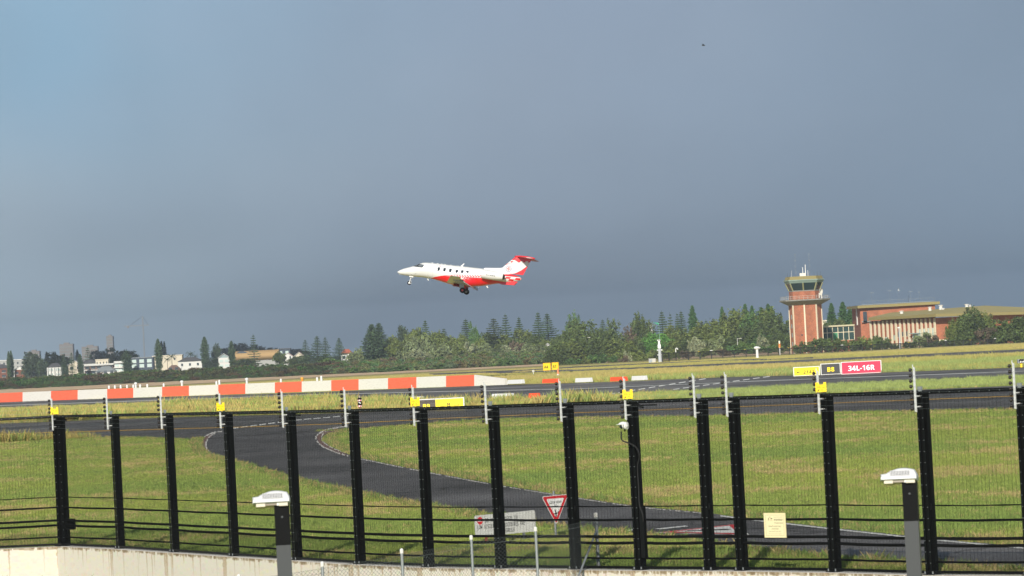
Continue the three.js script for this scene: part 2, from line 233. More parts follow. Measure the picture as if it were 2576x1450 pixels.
// paint on the pavements: each a sheet on the asphalt
function paintMark(name, geos, m, label, cat = 'marking', group) { const o = solo(name, geos, m, label, cat, group); o.userData.kind = 'structure'; return o; }
{
  const dashes = (a, b, n, w, fill = 0.6, off = -0.047) => { const r = []; for (let i = 0; i < n; i++) { const t0 = i / n, t1 = (i + fill) / n; r.push(sheet(pxRibbon([[lerp(a[0], b[0], t0), lerp(a[1], b[1], t0)], [lerp(a[0], b[0], t1), lerp(a[1], b[1], t1)]], w), off)); } return r; };
  paintMark('dashed_line', [...dashes([583, 1076.6], [720, 1058.5], 6, 2.6, 0.75), ...dashes([740, 1056], [885, 1043.5], 6, 2.1, 0.75)], M.paint, 'broken white line across the mouth of the service road');
  paintMark('dashed_line', dashes([1480, 999], [1784, 950.5], 12, 1.9, 0.66), M.paint, 'broken white line across the far taxiway beside the orange markers');
  paintMark('dashed_line', dashes([1693, 979], [1945, 945], 10, 1.7, 0.66), M.paint, 'broken white line on the far taxiway before the yellow sign');
  paintMark('centre_line', [sheet(pxRibbon([[-150, 1097], [0, 1091], [159, 1086], [465, 1077], [646, 1072], [874, 1064], [1100, 1052], [1400, 1039], [1800, 1024], [2576, 994]], 1.3), -0.044)], M.paintYellow, 'thin yellow centre line along the near taxiway');
  paintMark('edge_line', [sheet(pxRibbon([[-150, 1026], [0, 1020], [410, 1006], [762, 993], [1126, 984], [1440, 978], [1900, 958], [2576, 933]], 0.9), -0.044)], M.paint, 'thin pale line along the far taxiway');
  const fine = (pts, n) => { const c = new THREE.CatmullRomCurve3(pts.map(([a, b]) => new V3(a, b, 0))); return c.getSpacedPoints(n).map((p) => [p.x, p.y]); };
  const rough = (pts, w, seed, n = 44) => { const r = rng(seed), c = fine(pts, n), o = []; for (let i = 0; i < c.length - 1; i++) { if (r() < 0.12) continue; o.push(sheet(pxRibbon([c[i], [lerp(c[i][0], c[i + 1][0], 0.86), lerp(c[i][1], c[i + 1][1], 0.86)]].map(([x, y]) => [x + (r() - 0.5) * w * 0.3, y + (r() - 0.5) * w * 0.25]), w * (0.55 + 0.6 * r())), -0.046)); } return o; };
  const rust = (pts, w) => [sheet(pxRibbon(fine(pts, 40), w), -0.05)];
  paintMark('kerb_edging', rust([[530, 1093], [517, 1101], [512, 1112], [513, 1125], [523, 1137]], 8), M.rustPaint, 'rusty red band between the white lines of the left kerb curve');
  paintMark('kerb_line', rough([[558, 1084], [543, 1085.6], [525, 1091], [510.6, 1100], [504, 1111], [502.4, 1122]], 3.4, 2, 26), M.kerbPaint, 'worn white outer kerb line curving round the left corner of the road');
  paintMark('kerb_line', rough([[541, 1089], [527, 1096.4], [519.6, 1107], [517, 1118], [523, 1132.6], [540, 1144]], 4, 3, 26), M.kerbPaint, 'worn white inner kerb line curving round the left corner of the road');
  paintMark('kerb_edging', rust([[850, 1079], [815, 1087], [802, 1098], [806, 1109], [820, 1121], [848, 1134], [870, 1140]], 9), M.rustPaint, 'rusty red band between the white lines of the right kerb curve');
  paintMark('kerb_line', rough([[873.7, 1070], [844.8, 1074.8], [823, 1079], [805, 1087.4], [794.2, 1098], [797, 1107.3], [808.7, 1120], [826.7, 1129], [850, 1138], [875.5, 1145]], 4, 5), M.kerbPaint, 'worn white outer kerb line curving round the grass island');
  paintMark('kerb_line', rough([[826.7, 1082], [814, 1087.4], [808.7, 1098], [812, 1109], [826.7, 1120], [845, 1129], [870, 1137]], 3, 6, 30), M.kerbPaint, 'worn white inner kerb line curving round the grass island');
  paintMark('kerb_line', rough([[890, 1149], [1060, 1183], [1240, 1216], [1440, 1248], [1600, 1271], [1780, 1288]], 2.2, 7, 120), M.kerbPaint, 'thin chipped kerb line along the upper edge of the service road');
  paintMark('edge_line', [sheet(pxRibbon([[1812, 1293.5], [1880, 1302], [2090, 1325.5], [2340, 1352], [2576, 1373.5], [2720, 1387]], 3), -0.046)], M.paint, 'clean white edge line on the service road below the grass');
  paintMark('edge_line', [sheet(pxRibbon([[1985, 1381.5], [2073, 1390], [2300, 1407], [2576, 1422]], 1.8), -0.046)], M.kerbPaint, 'faint pale edge line on the near side of the service road');
  paintMark('give_way_dash', [sheet(poly([[1549, 1332.6], [1592, 1327], [1606, 1328], [1566, 1333.6]]), -0.046)], M.paint, 'short white give way bar beside the give way sign');
  paintMark('give_way_dash', [sheet(poly([[1648, 1325.6], [1722, 1318], [1737, 1319], [1660, 1327.4]]), -0.046)], M.paint, 'long white give way bar above the painted triangle');
  paintMark('give_way_dash', [sheet(poly([[1793, 1304.6], [1832, 1301.5], [1842, 1302.6], [1806, 1305.6]]), -0.046)], M.paint, 'white give way bar next to the grass edge of the road');
  const tri = [[1648, 1335.5], [1853, 1313.5], [1886, 1341]].map(([a, b]) => G2(a, b)), cx = (tri[0][0] + tri[1][0] + tri[2][0]) / 3, cd = (tri[0][1] + tri[1][1] + tri[2][1]) / 3, sc = (k) => tri.map(([a, b]) => [cx + (a - cx) * k, cd + (b - cd) * k]);
  const tg = thing('painted_triangle', 'red bordered white give way triangle painted on the service road', 'road marking'); tg.userData.kind = 'structure';
  part(tg, 'outer_edge', sheet(sc(1), -0.048), M.paint); part(tg, 'red_border', sheet(sc(0.93), -0.044), M.paintRed); part(tg, 'white_field', sheet(sc(0.68), -0.04), M.paint);
  const along = (t, s) => { const a = [lerp(tri[1][0], tri[2][0], 0.5), lerp(tri[1][1], tri[2][1], 0.5)], dx = tri[0][0] - a[0], dy = tri[0][1] - a[1], px = tri[2][0] - tri[1][0], py = tri[2][1] - tri[1][1]; return [a[0] + dx * t + px * s, a[1] + dy * t + py * s]; };
  part(tg, 'aircraft_symbol', [sheet([along(0.14, -0.02), along(0.2, -0.05), along(0.62, -0.03), along(0.68, 0), along(0.62, 0.03), along(0.2, 0.05), along(0.14, 0.02)], -0.036), sheet([along(0.36, -0.2), along(0.42, -0.2), along(0.5, 0), along(0.42, 0.2), along(0.36, 0.2), along(0.38, 0)], -0.0355)], M.paintBlack);
}

// a cloud slab out of view, added to keep sun off the far haze
{
  const P = [], r = rng(31), X = 3200, n = 26, m = 30, at = (i, j) => { const x = lerp(-X, X, i / n), D = lerp(500, 7100, j / m) + 160 * (fbm(i / n + 0.2, j / m, 8, 3, 2) - 0.5), e = Math.min(i, n - i, j, m - j) / 3, k = Math.min(1, e); return [x, D, k, fbm(i / n, j / m, 7, 4, 9), fbm(i / n + 3, j / m, 9, 4, 19)]; };
  const lo = (a) => [a[0], 900 + 110 * a[3] - 60 * a[2], -a[1]], hi = (a) => [a[0], 950 + a[2] * (260 + 520 * a[4]), -a[1]];
  for (let i = 0; i < n; i++) for (let j = 0; j < m; j++) { const q = [at(i, j), at(i + 1, j), at(i + 1, j + 1), at(i, j + 1)]; P.push(...quad(...q.map(lo)), ...quad(...q.map(hi).reverse())); if (!j) P.push(...quad(lo(q[0]), lo(q[1]), hi(q[1]), hi(q[0]))); if (j === m - 1) P.push(...quad(lo(q[3]), lo(q[2]), hi(q[2]), hi(q[3]))); if (!i) P.push(...quad(lo(q[0]), lo(q[3]), hi(q[3]), hi(q[0]))); if (i === n - 1) P.push(...quad(lo(q[1]), lo(q[2]), hi(q[2]), hi(q[1]))); }
  struct('cloud', tris(P), mat(lin(0.75, 0.76, 0.78), 1), 'out of view cloud slab added to shade the far haze');
}

// ---------------------------------------------------------------- concrete wall under the fence
{
  const wall = thing('concrete_wall', 'cream concrete retaining wall with rust stains under the black fence', 'wall');
  const stain = (seed) => canvasTex(512, 192, (c, w, h) => {
    const r = rng(seed); c.fillStyle = '#c4bdb2'; c.fillRect(0, 0, w, h);
    for (let i = 0; i < 900; i++) { c.fillStyle = `rgba(${150 + r() * 90},${145 + r() * 80},${120 + r() * 80},${0.05 + r() * 0.06})`; c.fillRect(r() * w, r() * h, 3 + r() * 26, 2 + r() * 9); }
    const drip = (x, wd, len, a) => { for (let k = 0; k < 16; k++) { const t = k / 16; c.fillStyle = `rgba(126,98,62,${a * (1 - 0.55 * t)})`; const ww = wd * (1 - 0.7 * t) * (0.8 + 0.4 * r()); c.fillRect(x - ww / 2 + (r() - 0.5) * 3, t * len, ww, len / 15); } };
    for (let i = 0; i < 9; i++) drip(r() * w, 5 + r() * 10, 20 + r() * 90, 0.2 + r() * 0.2);
    for (const x of [6, 506]) drip(x, 12 + r() * 12, 90 + r() * 70, 0.4);
    c.fillStyle = 'rgba(110,92,66,.45)'; for (let i = 0; i < 60; i++) c.fillRect(r() * w, 0, 4 + r() * 22, 2 + r() * 7);
  });
  const mats = [1, 2, 3].map((s) => new THREE.MeshStandardMaterial({ map: stain(s), roughness: 0.9 }));
  for (let i = 1; i < wallLine.length; i++) {
    const [a, b] = [wallLine[i - 1], wallLine[i]], L = Math.hypot(b[0] - a[0], b[1] - a[1]), ang = Math.atan2(b[1] - a[1], b[0] - a[0]);
    const g = new THREE.BoxGeometry(L - 0.012, 1.5, 0.36); const m = part(wall, 'wall_panel', g, mats[i % 3]);
    m.position.set((a[0] + b[0]) / 2, -0.75, -(a[1] + b[1]) / 2); m.rotation.y = ang;
  }
}
// ---------------------------------------------------------------- black security fence
const postYaw = LINE.map((p, i) => { const a = LINE[Math.max(0, i - 1)], b = LINE[Math.min(LINE.length - 1, i + 1)]; return Math.atan2(b[1] - a[1], b[0] - a[0]); });
function onPost(i, x, y, z) { const c = Math.cos(postYaw[i]), s = Math.sin(postYaw[i]); return new V3(LINE[i][0] + x * c + z * s, y, -LINE[i][1] - x * s + z * c); }   // x along the fence, z towards the viewer
function wireMesh(w, h) {
  const P = [], t = 0.0021;
  const bar = (x0, y0, z0, x1, y1, z1, hor) => {
    const o = hor ? [[0, t, 0], [0, 0, t], [0, -t, 0], [0, 0, -t]] : [[t, 0, 0], [0, 0, t], [-t, 0, 0], [0, 0, -t]];
    for (let k = 0; k < 4; k++) { const a = o[k], b = o[(k + 1) % 4]; P.push(...quad([x0 + a[0], y0 + a[1], z0 + a[2]], [x1 + a[0], y1 + a[1], z1 + a[2]], [x1 + b[0], y1 + b[1], z1 + b[2]], [x0 + b[0], y0 + b[1], z0 + b[2]])); }
  };
  for (let y = 0.02; y < h - 0.02; y += 0.0127) bar(-w / 2, y, 0, w / 2, y, 0, true);
  const n = Math.round(w / 0.0762); for (let i = 0; i <= n; i++) { const x = -w / 2 + w * i / n; bar(x, 0, 0.004, x, h, 0.004, false); }
  return tris(P);
}
{
  const fence = thing('security_fence', 'tall black welded mesh security fence topped with white electric wire brackets', 'fence');
  const shaft = mergeGeometries([box(0.15, FH, 0.13, 0, FH / 2, -0.085), box(0.05, FH - 0.06, 0.012, -0.05, FH / 2, 0.012), box(0.05, FH - 0.06, 0.012, 0.05, FH / 2, 0.012), box(0.02, FH - 0.3, 0.05, 0.087, FH / 2, -0.06), box(0.24, 0.015, 0.22, 0, 0.008, -0.06)].map(plain));
  const bolts = []; for (let y = 0.2; y < FH; y += 0.19) for (const x of [-0.05, 0.05]) bolts.push(cyl(0.007, 0.007, 0.012, 0, 0, 0, 6).rotateX(Math.PI / 2).translate(x, y, 0.024));
  const boltGeo = mergeGeometries(bolts.map(plain)), footBolt = mergeGeometries([-0.085, 0.085].map((x) => plain(cyl(0.016, 0.016, 0.05, x, 0.035, 0.02, 6))));
  const bracketGeo = mergeGeometries([box(0.022, 0.76, 0.01, 0, 0, 0), box(0.008, 0.76, 0.022, 0.011, -0.01, -0.016), box(0.012, 0.05, 0.012, -0.012, 0.395, 0), box(0.02, 0.02, 0.16, 0.01, -0.12, -0.09), box(0.02, 0.02, 0.16, 0.01, -0.3, -0.09)].map(plain));
  const insProfile = [[0, -0.028], [0.012, -0.028], [0.014, -0.018], [0.027, -0.012], [0.027, 0], [0.02, 0.004], [0.027, 0.008], [0.022, 0.018], [0.01, 0.024], [0, 0.026]].map(([a, b]) => new THREE.Vector2(a, b));
  const insGeo = new THREE.LatheGeometry(insProfile, 10).scale(1.2, 1.15, 1.2).rotateZ(Math.PI / 2).rotateY(0.6);
  const bracketMat = mat(hex('#c6c8c7'), 0.5, 0.1);
  const wires = Array.from({ length: 8 }, () => []);
  LINE.forEach((p, i) => {
    const place = (o, x, y, z) => { o.position.copy(onPost(i, x, y, z)); o.rotation.y = postYaw[i]; return o; };
    const post = place(part(fence, 'post', shaft, M.black), 0, 0, 0); if (i === 1) post.scale.set(1.55, 1, 1.2); post.rotation.z = (hash2(i, 3, 8) - 0.5) * 0.008;
    const b1 = part(post, 'bolt', boltGeo, M.steel); b1.userData.kind = 'stuff';
    part(post, 'foot_bolt', footBolt, M.steel).userData.kind = 'stuff';
    const br = place(part(fence, 'insulator_bracket', bracketGeo, bracketMat), -0.035, FH + 0.035, 0.11);
    for (let k = 0; k < 8; k++) { const m = part(br, 'insulator', insGeo, M.rubberBrown); m.position.set(-0.05, 0.33 - k * 0.095, 0.026); wires[k].push(onPost(i, -0.085, FH + 0.035 + 0.33 - k * 0.095, 0.14)); }
    place(part(fence, 'junction_plate', [box(0.09, 0.055, 0.03), box(0.07, 0.03, 0.02, 0, -0.04, 0)], M.galvDull), 0.02, FH + 0.05, 0.03);
  });
  for (const w of wires) { const g = []; for (let i = 1; i < w.length; i++) { const mid = w[i - 1].clone().add(w[i]).multiplyScalar(0.5); mid.y -= 0.008; g.push(rod(w[i - 1], mid, 0.0016, 4), rod(mid, w[i], 0.0016, 4)); } part(fence, 'electric_wire', g, M.steel); }
  for (let i = 1; i < LINE.length; i++) {
    const [a, b] = [LINE[i - 1], LINE[i]], L = Math.hypot(b[0] - a[0], b[1] - a[1]), ang = Math.atan2(b[1] - a[1], b[0] - a[0]), mid = [(a[0] + b[0]) / 2, 0, -(a[1] + b[1]) / 2];
    const put = (o) => { o.position.set(...mid); o.rotation.y = ang; return o; };
    const mesh = put(part(fence, 'mesh_panel', wireMesh(L - 0.02, FH - 0.04), M.blackMatt)); mesh.userData.kind = 'stuff';
    put(part(fence, 'top_rail', [box(L, 0.055, 0.012, 0, FH - 0.03, 0.014), box(L, 0.012, 0.06, 0, FH, -0.02)], M.black));
    put(part(fence, 'bottom_rail', [box(L, 0.05, 0.012, 0, 0.045, 0.014)], M.black));
    for (const [y, r] of [[1.18, 0.011], [0.93, 0.021], [0.62, 0.027], [0.5, 0.027], [0.22, 0.019]]) {
      const sag = new THREE.CatmullRomCurve3([new V3(-L / 2, y, -0.045), new V3(-L / 6, y - 0.012, -0.05), new V3(L / 6, y - 0.01, -0.05), new V3(L / 2, y, -0.045)]);
      put(part(fence, 'cable_rail', new THREE.TubeGeometry(sag, 8, r, 8), M.blackMatt));
    }
    const rb = []; for (let x = -L / 2 + 0.2; x < L / 2; x += 0.2) rb.push(cyl(0.007, 0.007, 0.012, 0, 0, 0, 6).rotateX(Math.PI / 2).translate(x, FH - 0.03, 0.024));
    const rm = put(part(fence, 'rail_bolt', rb, M.steel)); rm.userData.kind = 'stuff';
  }
  for (const [i, x, y, w, h] of [[1, 0.26, 0.52, 0.26, 0.26], [5, 0.15, 0.52, 0.1, 0.26], [2, 0.12, 1.13, 0.04, 0.12], [5, 0.13, 1.13, 0.05, 0.12], [6, 0.12, 1.14, 0.05, 0.1], [8, 0.12, 1.14, 0.06, 0.12], [9, 0.12, 1.14, 0.05, 0.1], [10, 0.15, 0.7, 0.09, 0.95], [11, 0.12, 1.16, 0.05, 0.1], [13, 0.13, 1.14, 0.04, 0.12], [14, 0.12, 1.15, 0.05, 0.1]]) {
    const o = part(fence, 'junction_box', box(w, h, 0.08), M.blackMatt); o.position.copy(onPost(i, x, y, -0.02)); o.rotation.y = postYaw[i];
  }
  for (const i of [1, 5, 10]) { const o = part(fence, 'cable_gland', [box(0.14, 0.05, 0.06, 0.17, 0, 0), cyl(0.035, 0.02, 0.14, 0, 0, 0, 8).rotateZ(1.25).translate(0.27, -0.01, 0), box(0.36, 0.025, 0.03, 0.47, 0.005, 0)], M.blackMatt); o.position.copy(onPost(i, 0, FH - 0.1, 0.03)); o.rotation.y = postYaw[i]; }
}
// yellow electric fence warning tags on every third bracket
{
  const face = canvasTex(256, 224, (c, w, h) => {
    c.fillStyle = '#f7cf10'; c.fillRect(0, 0, w, h); c.fillStyle = '#2a2408'; c.font = 'bold 17px sans-serif'; c.fillText('WARNING', 28, 96); c.font = 'bold 29px sans-serif'; c.fillText('SECURITY FENCE', 20, 126, 208);
    c.font = '16px sans-serif'; c.fillText('ELECTRIC', 128, 158, 90); c.fillText('FENCE', 128, 182); c.fillText('DO NOT TOUCH', 128, 204, 90);
    c.lineWidth = 9; c.strokeStyle = '#2a2408'; c.beginPath(); c.moveTo(36, 208); c.lineTo(70, 160); c.moveTo(52, 180); c.lineTo(90, 204); c.stroke(); c.beginPath(); c.ellipse(58, 190, 12, 24, 0.6, 0, 7); c.fill(); c.beginPath(); c.arc(82, 152, 8, 0, 7); c.fill();
  });
  const sh = new THREE.Shape([[-0.095, -0.085], [0.095, -0.085], [0.095, 0.085], [0.045, 0.085], [0.045, 0.045], [-0.035, 0.045], [-0.035, 0.085], [-0.095, 0.085]].map(([a, b]) => new THREE.Vector2(a, b)));
  const g = new THREE.ExtrudeGeometry(sh, { depth: 0.005, bevelEnabled: false }); const p = g.attributes.position, uv = g.attributes.uv; for (let i = 0; i < p.count; i++) uv.setXY(i, (p.getX(i) + 0.095) / 0.19, (p.getY(i) + 0.085) / 0.17);
  const m = new THREE.MeshStandardMaterial({ map: face, roughness: 0.5 });
  const where = { 1: 'hung at the corner post where the fence bends', 4: 'on the third post from the corner bend', 7: 'above the grass island beside the long half hidden yellow sign', 10: 'on the post that carries the white camera', 13: 'on the post next to the cream warning notice' };
  for (const i of [1, 4, 7, 10, 13]) { const o = solo('warning_tag', g, m, 'small yellow electric fence tag ' + where[i], 'warning sign', 'yellow warning tags on the fence'); o.position.copy(onPost(i, 0.06, FH + 0.12, 0.125)); o.rotation.y = postYaw[i] * 0.35; }
}
{ // cream airside notice on the mesh between the close pair of posts and the next
  const tex = canvasTex(512, 512, (c, w) => {
    c.fillStyle = '#d8cda6'; c.fillRect(0, 0, w, w); c.strokeStyle = '#8f8768'; c.lineWidth = 5; c.strokeRect(24, 24, w - 48, w - 48); c.fillStyle = '#4a4634'; c.textAlign = 'center';
    c.font = '22px sans-serif'; c.fillText('Commonwealth of Australia', 350, 76, 230); c.font = 'bold 52px sans-serif'; c.fillText('WARNING!', 350, 148, 226); c.font = '50px sans-serif'; c.fillText('Airside area', 354, 218, 226); c.fillText('Unauthorised entry', 256, 292, 330); c.fillText('prohibited', 260, 352, 180); c.font = '24px sans-serif'; c.fillText('Maximum penalty exceeds $5000', 256, 404, 310); c.font = '16px sans-serif'; c.fillText('Aviation Transport Security Act and Regulations', 256, 456, 400);
    c.fillStyle = '#6f684c'; c.beginPath(); c.ellipse(98, 110, 9, 32, 0.3, 0, 7); c.fill(); c.fillStyle = '#4d3620'; c.beginPath(); c.ellipse(176, 104, 22, 13, 0.3, 0, 7); c.fill(); c.strokeStyle = '#8b8468'; c.lineWidth = 4; c.strokeRect(116, 84, 44, 46); c.beginPath(); c.moveTo(68, 148); c.lineTo(206, 148); c.stroke(); c.beginPath(); c.arc(136, 62, 12, 0, 7); c.stroke();
  });
  const o = thing('notice_board', 'square cream airside warning notice fixed to the black mesh', 'notice'); const i = 12, a = LINE[12], b = LINE[13], L = Math.hypot(b[0] - a[0], b[1] - a[1]), ang = Math.atan2(b[1] - a[1], b[0] - a[0]);
  const target = At(1953, 1322, 60); // along the panel
  const t = (() => { let best = 0.4, bd = 1e9; for (let k = 0; k <= 100; k++) { const x = lerp(a[0], b[0], k / 100), D = lerp(a[1], b[1], k / 100), q = At(1953, 1322, D); if (Math.abs(q.x - x) < bd) { bd = Math.abs(q.x - x); best = k / 100; } } return best; })();
  const D = lerp(a[1], b[1], t), q = At(1953, 1322, D); o.position.set(q.x, q.y, -D); o.rotation.y = ang; o.translateZ(0.03);
  part(o, 'face', box(0.46, 0.4, 0.004, 0, 0, 0.006), new THREE.MeshStandardMaterial({ map: tex, roughness: 0.55 }));
  part(o, 'frame', [box(0.5, 0.02, 0.018, 0, 0.21, 0), box(0.5, 0.02, 0.018, 0, -0.21, 0), box(0.02, 0.4, 0.018, -0.24, 0, 0), box(0.02, 0.4, 0.018, 0.24, 0, 0)], mat(hex('#d6ca9e'), 0.5));
}
{ // white dome camera on the tenth post
  const i = 10, o = thing('security_camera', 'white hooded dome camera bracketed to a fence post with a loose black cable', 'camera', onPost(i, -0.05, FH - 0.46, 0.13).toArray(), -0.5); o.scale.setScalar(0.9);
  const body = new THREE.SphereGeometry(0.075, 20, 14).scale(1.05, 0.95, 1); part(o, 'housing', [body, new THREE.CylinderGeometry(0.076, 0.076, 0.06, 20).rotateZ(Math.PI / 2).translate(0.03, 0, 0)], M.white);
  part(o, 'hood', [new THREE.SphereGeometry(0.098, 20, 8, 0, Math.PI * 2, 0, Math.PI / 2.4).scale(1.15, 0.75, 1.05).translate(-0.03, 0.012, 0), box(0.1, 0.008, 0.13, -0.11, 0.03, 0)], M.white);
  part(o, 'lens_window', new THREE.SphereGeometry(0.06, 16, 12).scale(1, 0.7, 1).translate(-0.045, -0.015, 0.02), M.glassDark); part(o, 'trim_ring', new THREE.TorusGeometry(0.077, 0.006, 6, 20).rotateY(Math.PI / 2).translate(0.012, 0, 0), M.rubberBrown);
  part(o, 'mount', [box(0.05, 0.04, 0.1, 0.03, -0.03, -0.09), cyl(0.014, 0.018, 0.05, 0, -0.095, 0)], M.blackMatt);
  const P = (x, y, z) => onPost(i, x, y, z), c = new THREE.CatmullRomCurve3([P(-0.11, FH - 0.56, 0.16), P(-0.1, FH - 0.72, 0.17), P(0.02, FH - 0.78, 0.12), P(0.17, FH - 0.86, 0.1), P(0.21, FH - 1.02, 0.06), P(0.13, FH - 1.2, 0.03), P(0.12, 1.5, 0.02), P(0.13, 1.2, 0.03), P(0.22, 1.02, 0.06), P(0.2, 0.9, 0.03)]);
  const g = new THREE.TubeGeometry(c, 60, 0.013, 6); o.updateMatrixWorld(true); g.applyMatrix4(o.matrixWorld.clone().invert()); part(o, 'cable', g, M.rubber);
}
// ---------------------------------------------------------------- chain link fence in front of the wall
{
  const yTop = EYE - 3.27, foot = -0.72, tops = [[600, 1450], [810, 1418], [1010, 1385], [1185, 1351], [1347, 1330], [1499, 1295]];
  const pts = tops.map(([a, b]) => { const d = dirOf(a, b); const D = (yTop - EYE) / (d.y / -d.z); return [d.x / -d.z * D, D]; });
  const o = thing('chain_link_fence', 'low galvanised chain link fence with a braced end post in front of the wall', 'fence'), H = yTop - foot - 0.1;
  pts.forEach((p, i) => { const r = i === 5 ? 0.034 : 0.026, m = part(o, 'post', cyl(r, r, yTop - foot, 0, (yTop - foot) / 2, 0, 14), M.galv); m.position.set(p[0], foot, -p[1]); const cap = part(m, 'post_cap', [new THREE.SphereGeometry(r * 1.15, 12, 6, 0, 6.3, 0, 1.6).translate(0, yTop - foot, 0), cyl(r * 1.15, r * 1.15, 0.05, 0, yTop - foot - 0.025, 0, 14)], M.whiteRough); });
  const e = pts[5], f = pts[4], w = 0.62; part(o, 'brace', rod([e[0], foot + 1.4, -e[1]], [lerp(e[0], f[0], w), foot + 0.05, -lerp(e[1], f[1], w)], 0.021, 10), M.galv);
  const r = 0.0019;
  for (let i = 1; i < pts.length; i++) {
    const [a, b] = [pts[i - 1], pts[i]], L = Math.hypot(b[0] - a[0], b[1] - a[1]), ang = Math.atan2(b[1] - a[1], b[0] - a[0]), n = Math.round(L / 0.062), hx = L / n / 2, P = [];
    const seg = (x0, y0, z0, x1, y1, z1) => { const dx = x1 - x0, dy = y1 - y0, l = Math.hypot(dx, dy), nx = -dy / l * r, ny = dx / l * r; const A = [[nx, ny, 0], [-nx * 0.5, -ny * 0.5, r], [-nx * 0.5, -ny * 0.5, -r]]; for (let k = 0; k < 3; k++) { const u = A[k], v = A[(k + 1) % 3]; P.push(...quad([x0 + u[0], y0 + u[1], z0 + u[2]], [x1 + u[0], y1 + u[1], z1 + u[2]], [x1 + v[0], y1 + v[1], z1 + v[2]], [x0 + v[0], y0 + v[1], z0 + v[2]])); } };
    for (let k = 0; k < n; k++) { const x = -L / 2 + (2 * k + 1) * hx; let y = 0, s = k % 2; while (y < H) { const y2 = Math.min(H + (k % 3 - 1) * 0.004, y + 0.034); seg(x + (s ? hx : -hx), y, s ? 0.003 : -0.003, x + (s ? -hx : hx), y2, s ? -0.003 : 0.003); y += 0.034; s = 1 - s; } }
    const m = part(o, 'wire_mesh', tris(P), M.chain); m.userData.kind = 'stuff'; m.position.set((a[0] + b[0]) / 2, foot + 0.02, -(a[1] + b[1]) / 2); m.rotation.y = ang;
    for (const y of [H - 0.06, 0.5]) { const t = part(o, 'tension_wire', new THREE.CylinderGeometry(0.002, 0.002, L, 4).rotateZ(Math.PI / 2), M.galv); t.position.set((a[0] + b[0]) / 2, foot + y, -(a[1] + b[1]) / 2); t.rotation.y = ang; }
  }
}
// ---------------------------------------------------------------- lamp posts on the near side
function lampPost(pxTop, pyTop, D, turn, label) {
  const p = At(pxTop, pyTop, D), h = p.y + 0.72, o = thing('lamp_post', label, 'lamp post', [p.x, -0.72, p.z], turn, 'lamp posts in front of the wall');
  const w = 0.155; part(o, 'pole', [new THREE.BoxGeometry(w, h - 0.42, w).translate(0, (h - 0.42) / 2, 0)], mat(hex('#36393c'), 0.5));
  part(o, 'pole_collar', [box(w + 0.004, 0.42, w + 0.004, 0, h - 0.21, 0)], new THREE.MeshPhysicalMaterial({ color: hex('#07080a'), roughness: 0.6, specularIntensity: 0.25 })); part(o, 'collar_bolt', cyl(0.012, 0.012, 0.02, 0, 0, 0, 8).rotateX(Math.PI / 2).translate(0, h - 0.12, w / 2 + 0.006), M.darkGrey);
  const head = new THREE.Group(); head.name = 'lamp_head'; head.position.set(-0.09, h + 0.03, 0.02); head.scale.setScalar(0.87); head.rotation.x = -0.16; o.add(head);
  const sh = new THREE.Shape(); sh.moveTo(-0.23, 0); sh.lineTo(0.19, 0); sh.quadraticCurveTo(0.2, 0.03, 0.19, 0.06); sh.lineTo(0.17, 0.1); sh.quadraticCurveTo(0.06, 0.135, -0.04, 0.115); sh.quadraticCurveTo(-0.13, 0.09, -0.17, 0.06); sh.lineTo(-0.23, 0.055); sh.closePath();
  part(head, 'shell', new THREE.ExtrudeGeometry(sh, { depth: 0.16, bevelEnabled: true, bevelSize: 0.018, bevelThickness: 0.05, bevelSegments: 4 }).translate(0, 0, -0.08), mat(hex('#b0b1b3'), 0.5, 0.05));
  part(head, 'fin_gap_shade', [box(0.25, 0.055, 0.01, 0.0, 0.074, 0.13), box(0.12, 0.028, 0.01, 0.04, 0.1, 0.12)], mat(hex('#5d5e62'), 0.7)); part(head, 'rim', [box(0.44, 0.03, 0.285, -0.02, 0.012, 0)], mat(hex('#c2c3c3'), 0.5));  // flat dark plate, groove shade between the fins put into its colour
  const fins = []; for (let k = 0; k < 13; k++) fins.push(box(0.009, 0.066, 0.02, -0.115 + k * 0.0195, 0.074, 0.132)); part(head, 'cooling_fin', fins, mat(hex('#b0b1b4'), 0.5, 0.1)).userData.kind = 'stuff';
  for (const x of [-0.15, 0.125]) part(head, 'lens_frame', box(0.11, 0.05, 0.22, x, -0.027, 0), mat(hex('#bdb5a4'), 0.5)); part(head, 'lens', box(0.17, 0.035, 0.22, -0.013, -0.022, -0.01), mat(hex('#6e6350'), 0.3)); part(head, 'sensor', cyl(0.018, 0.018, 0.03, 0.06, -0.03, 0.09, 10), M.white);
}
lampPost(708, 1272, 36, 0.06, 'grey square lamp post standing before the stained wall, dark collar and white head');
lampPost(2289, 1214, 37, -0.2, 'grey square lamp post standing before the mesh right of the cream notice');
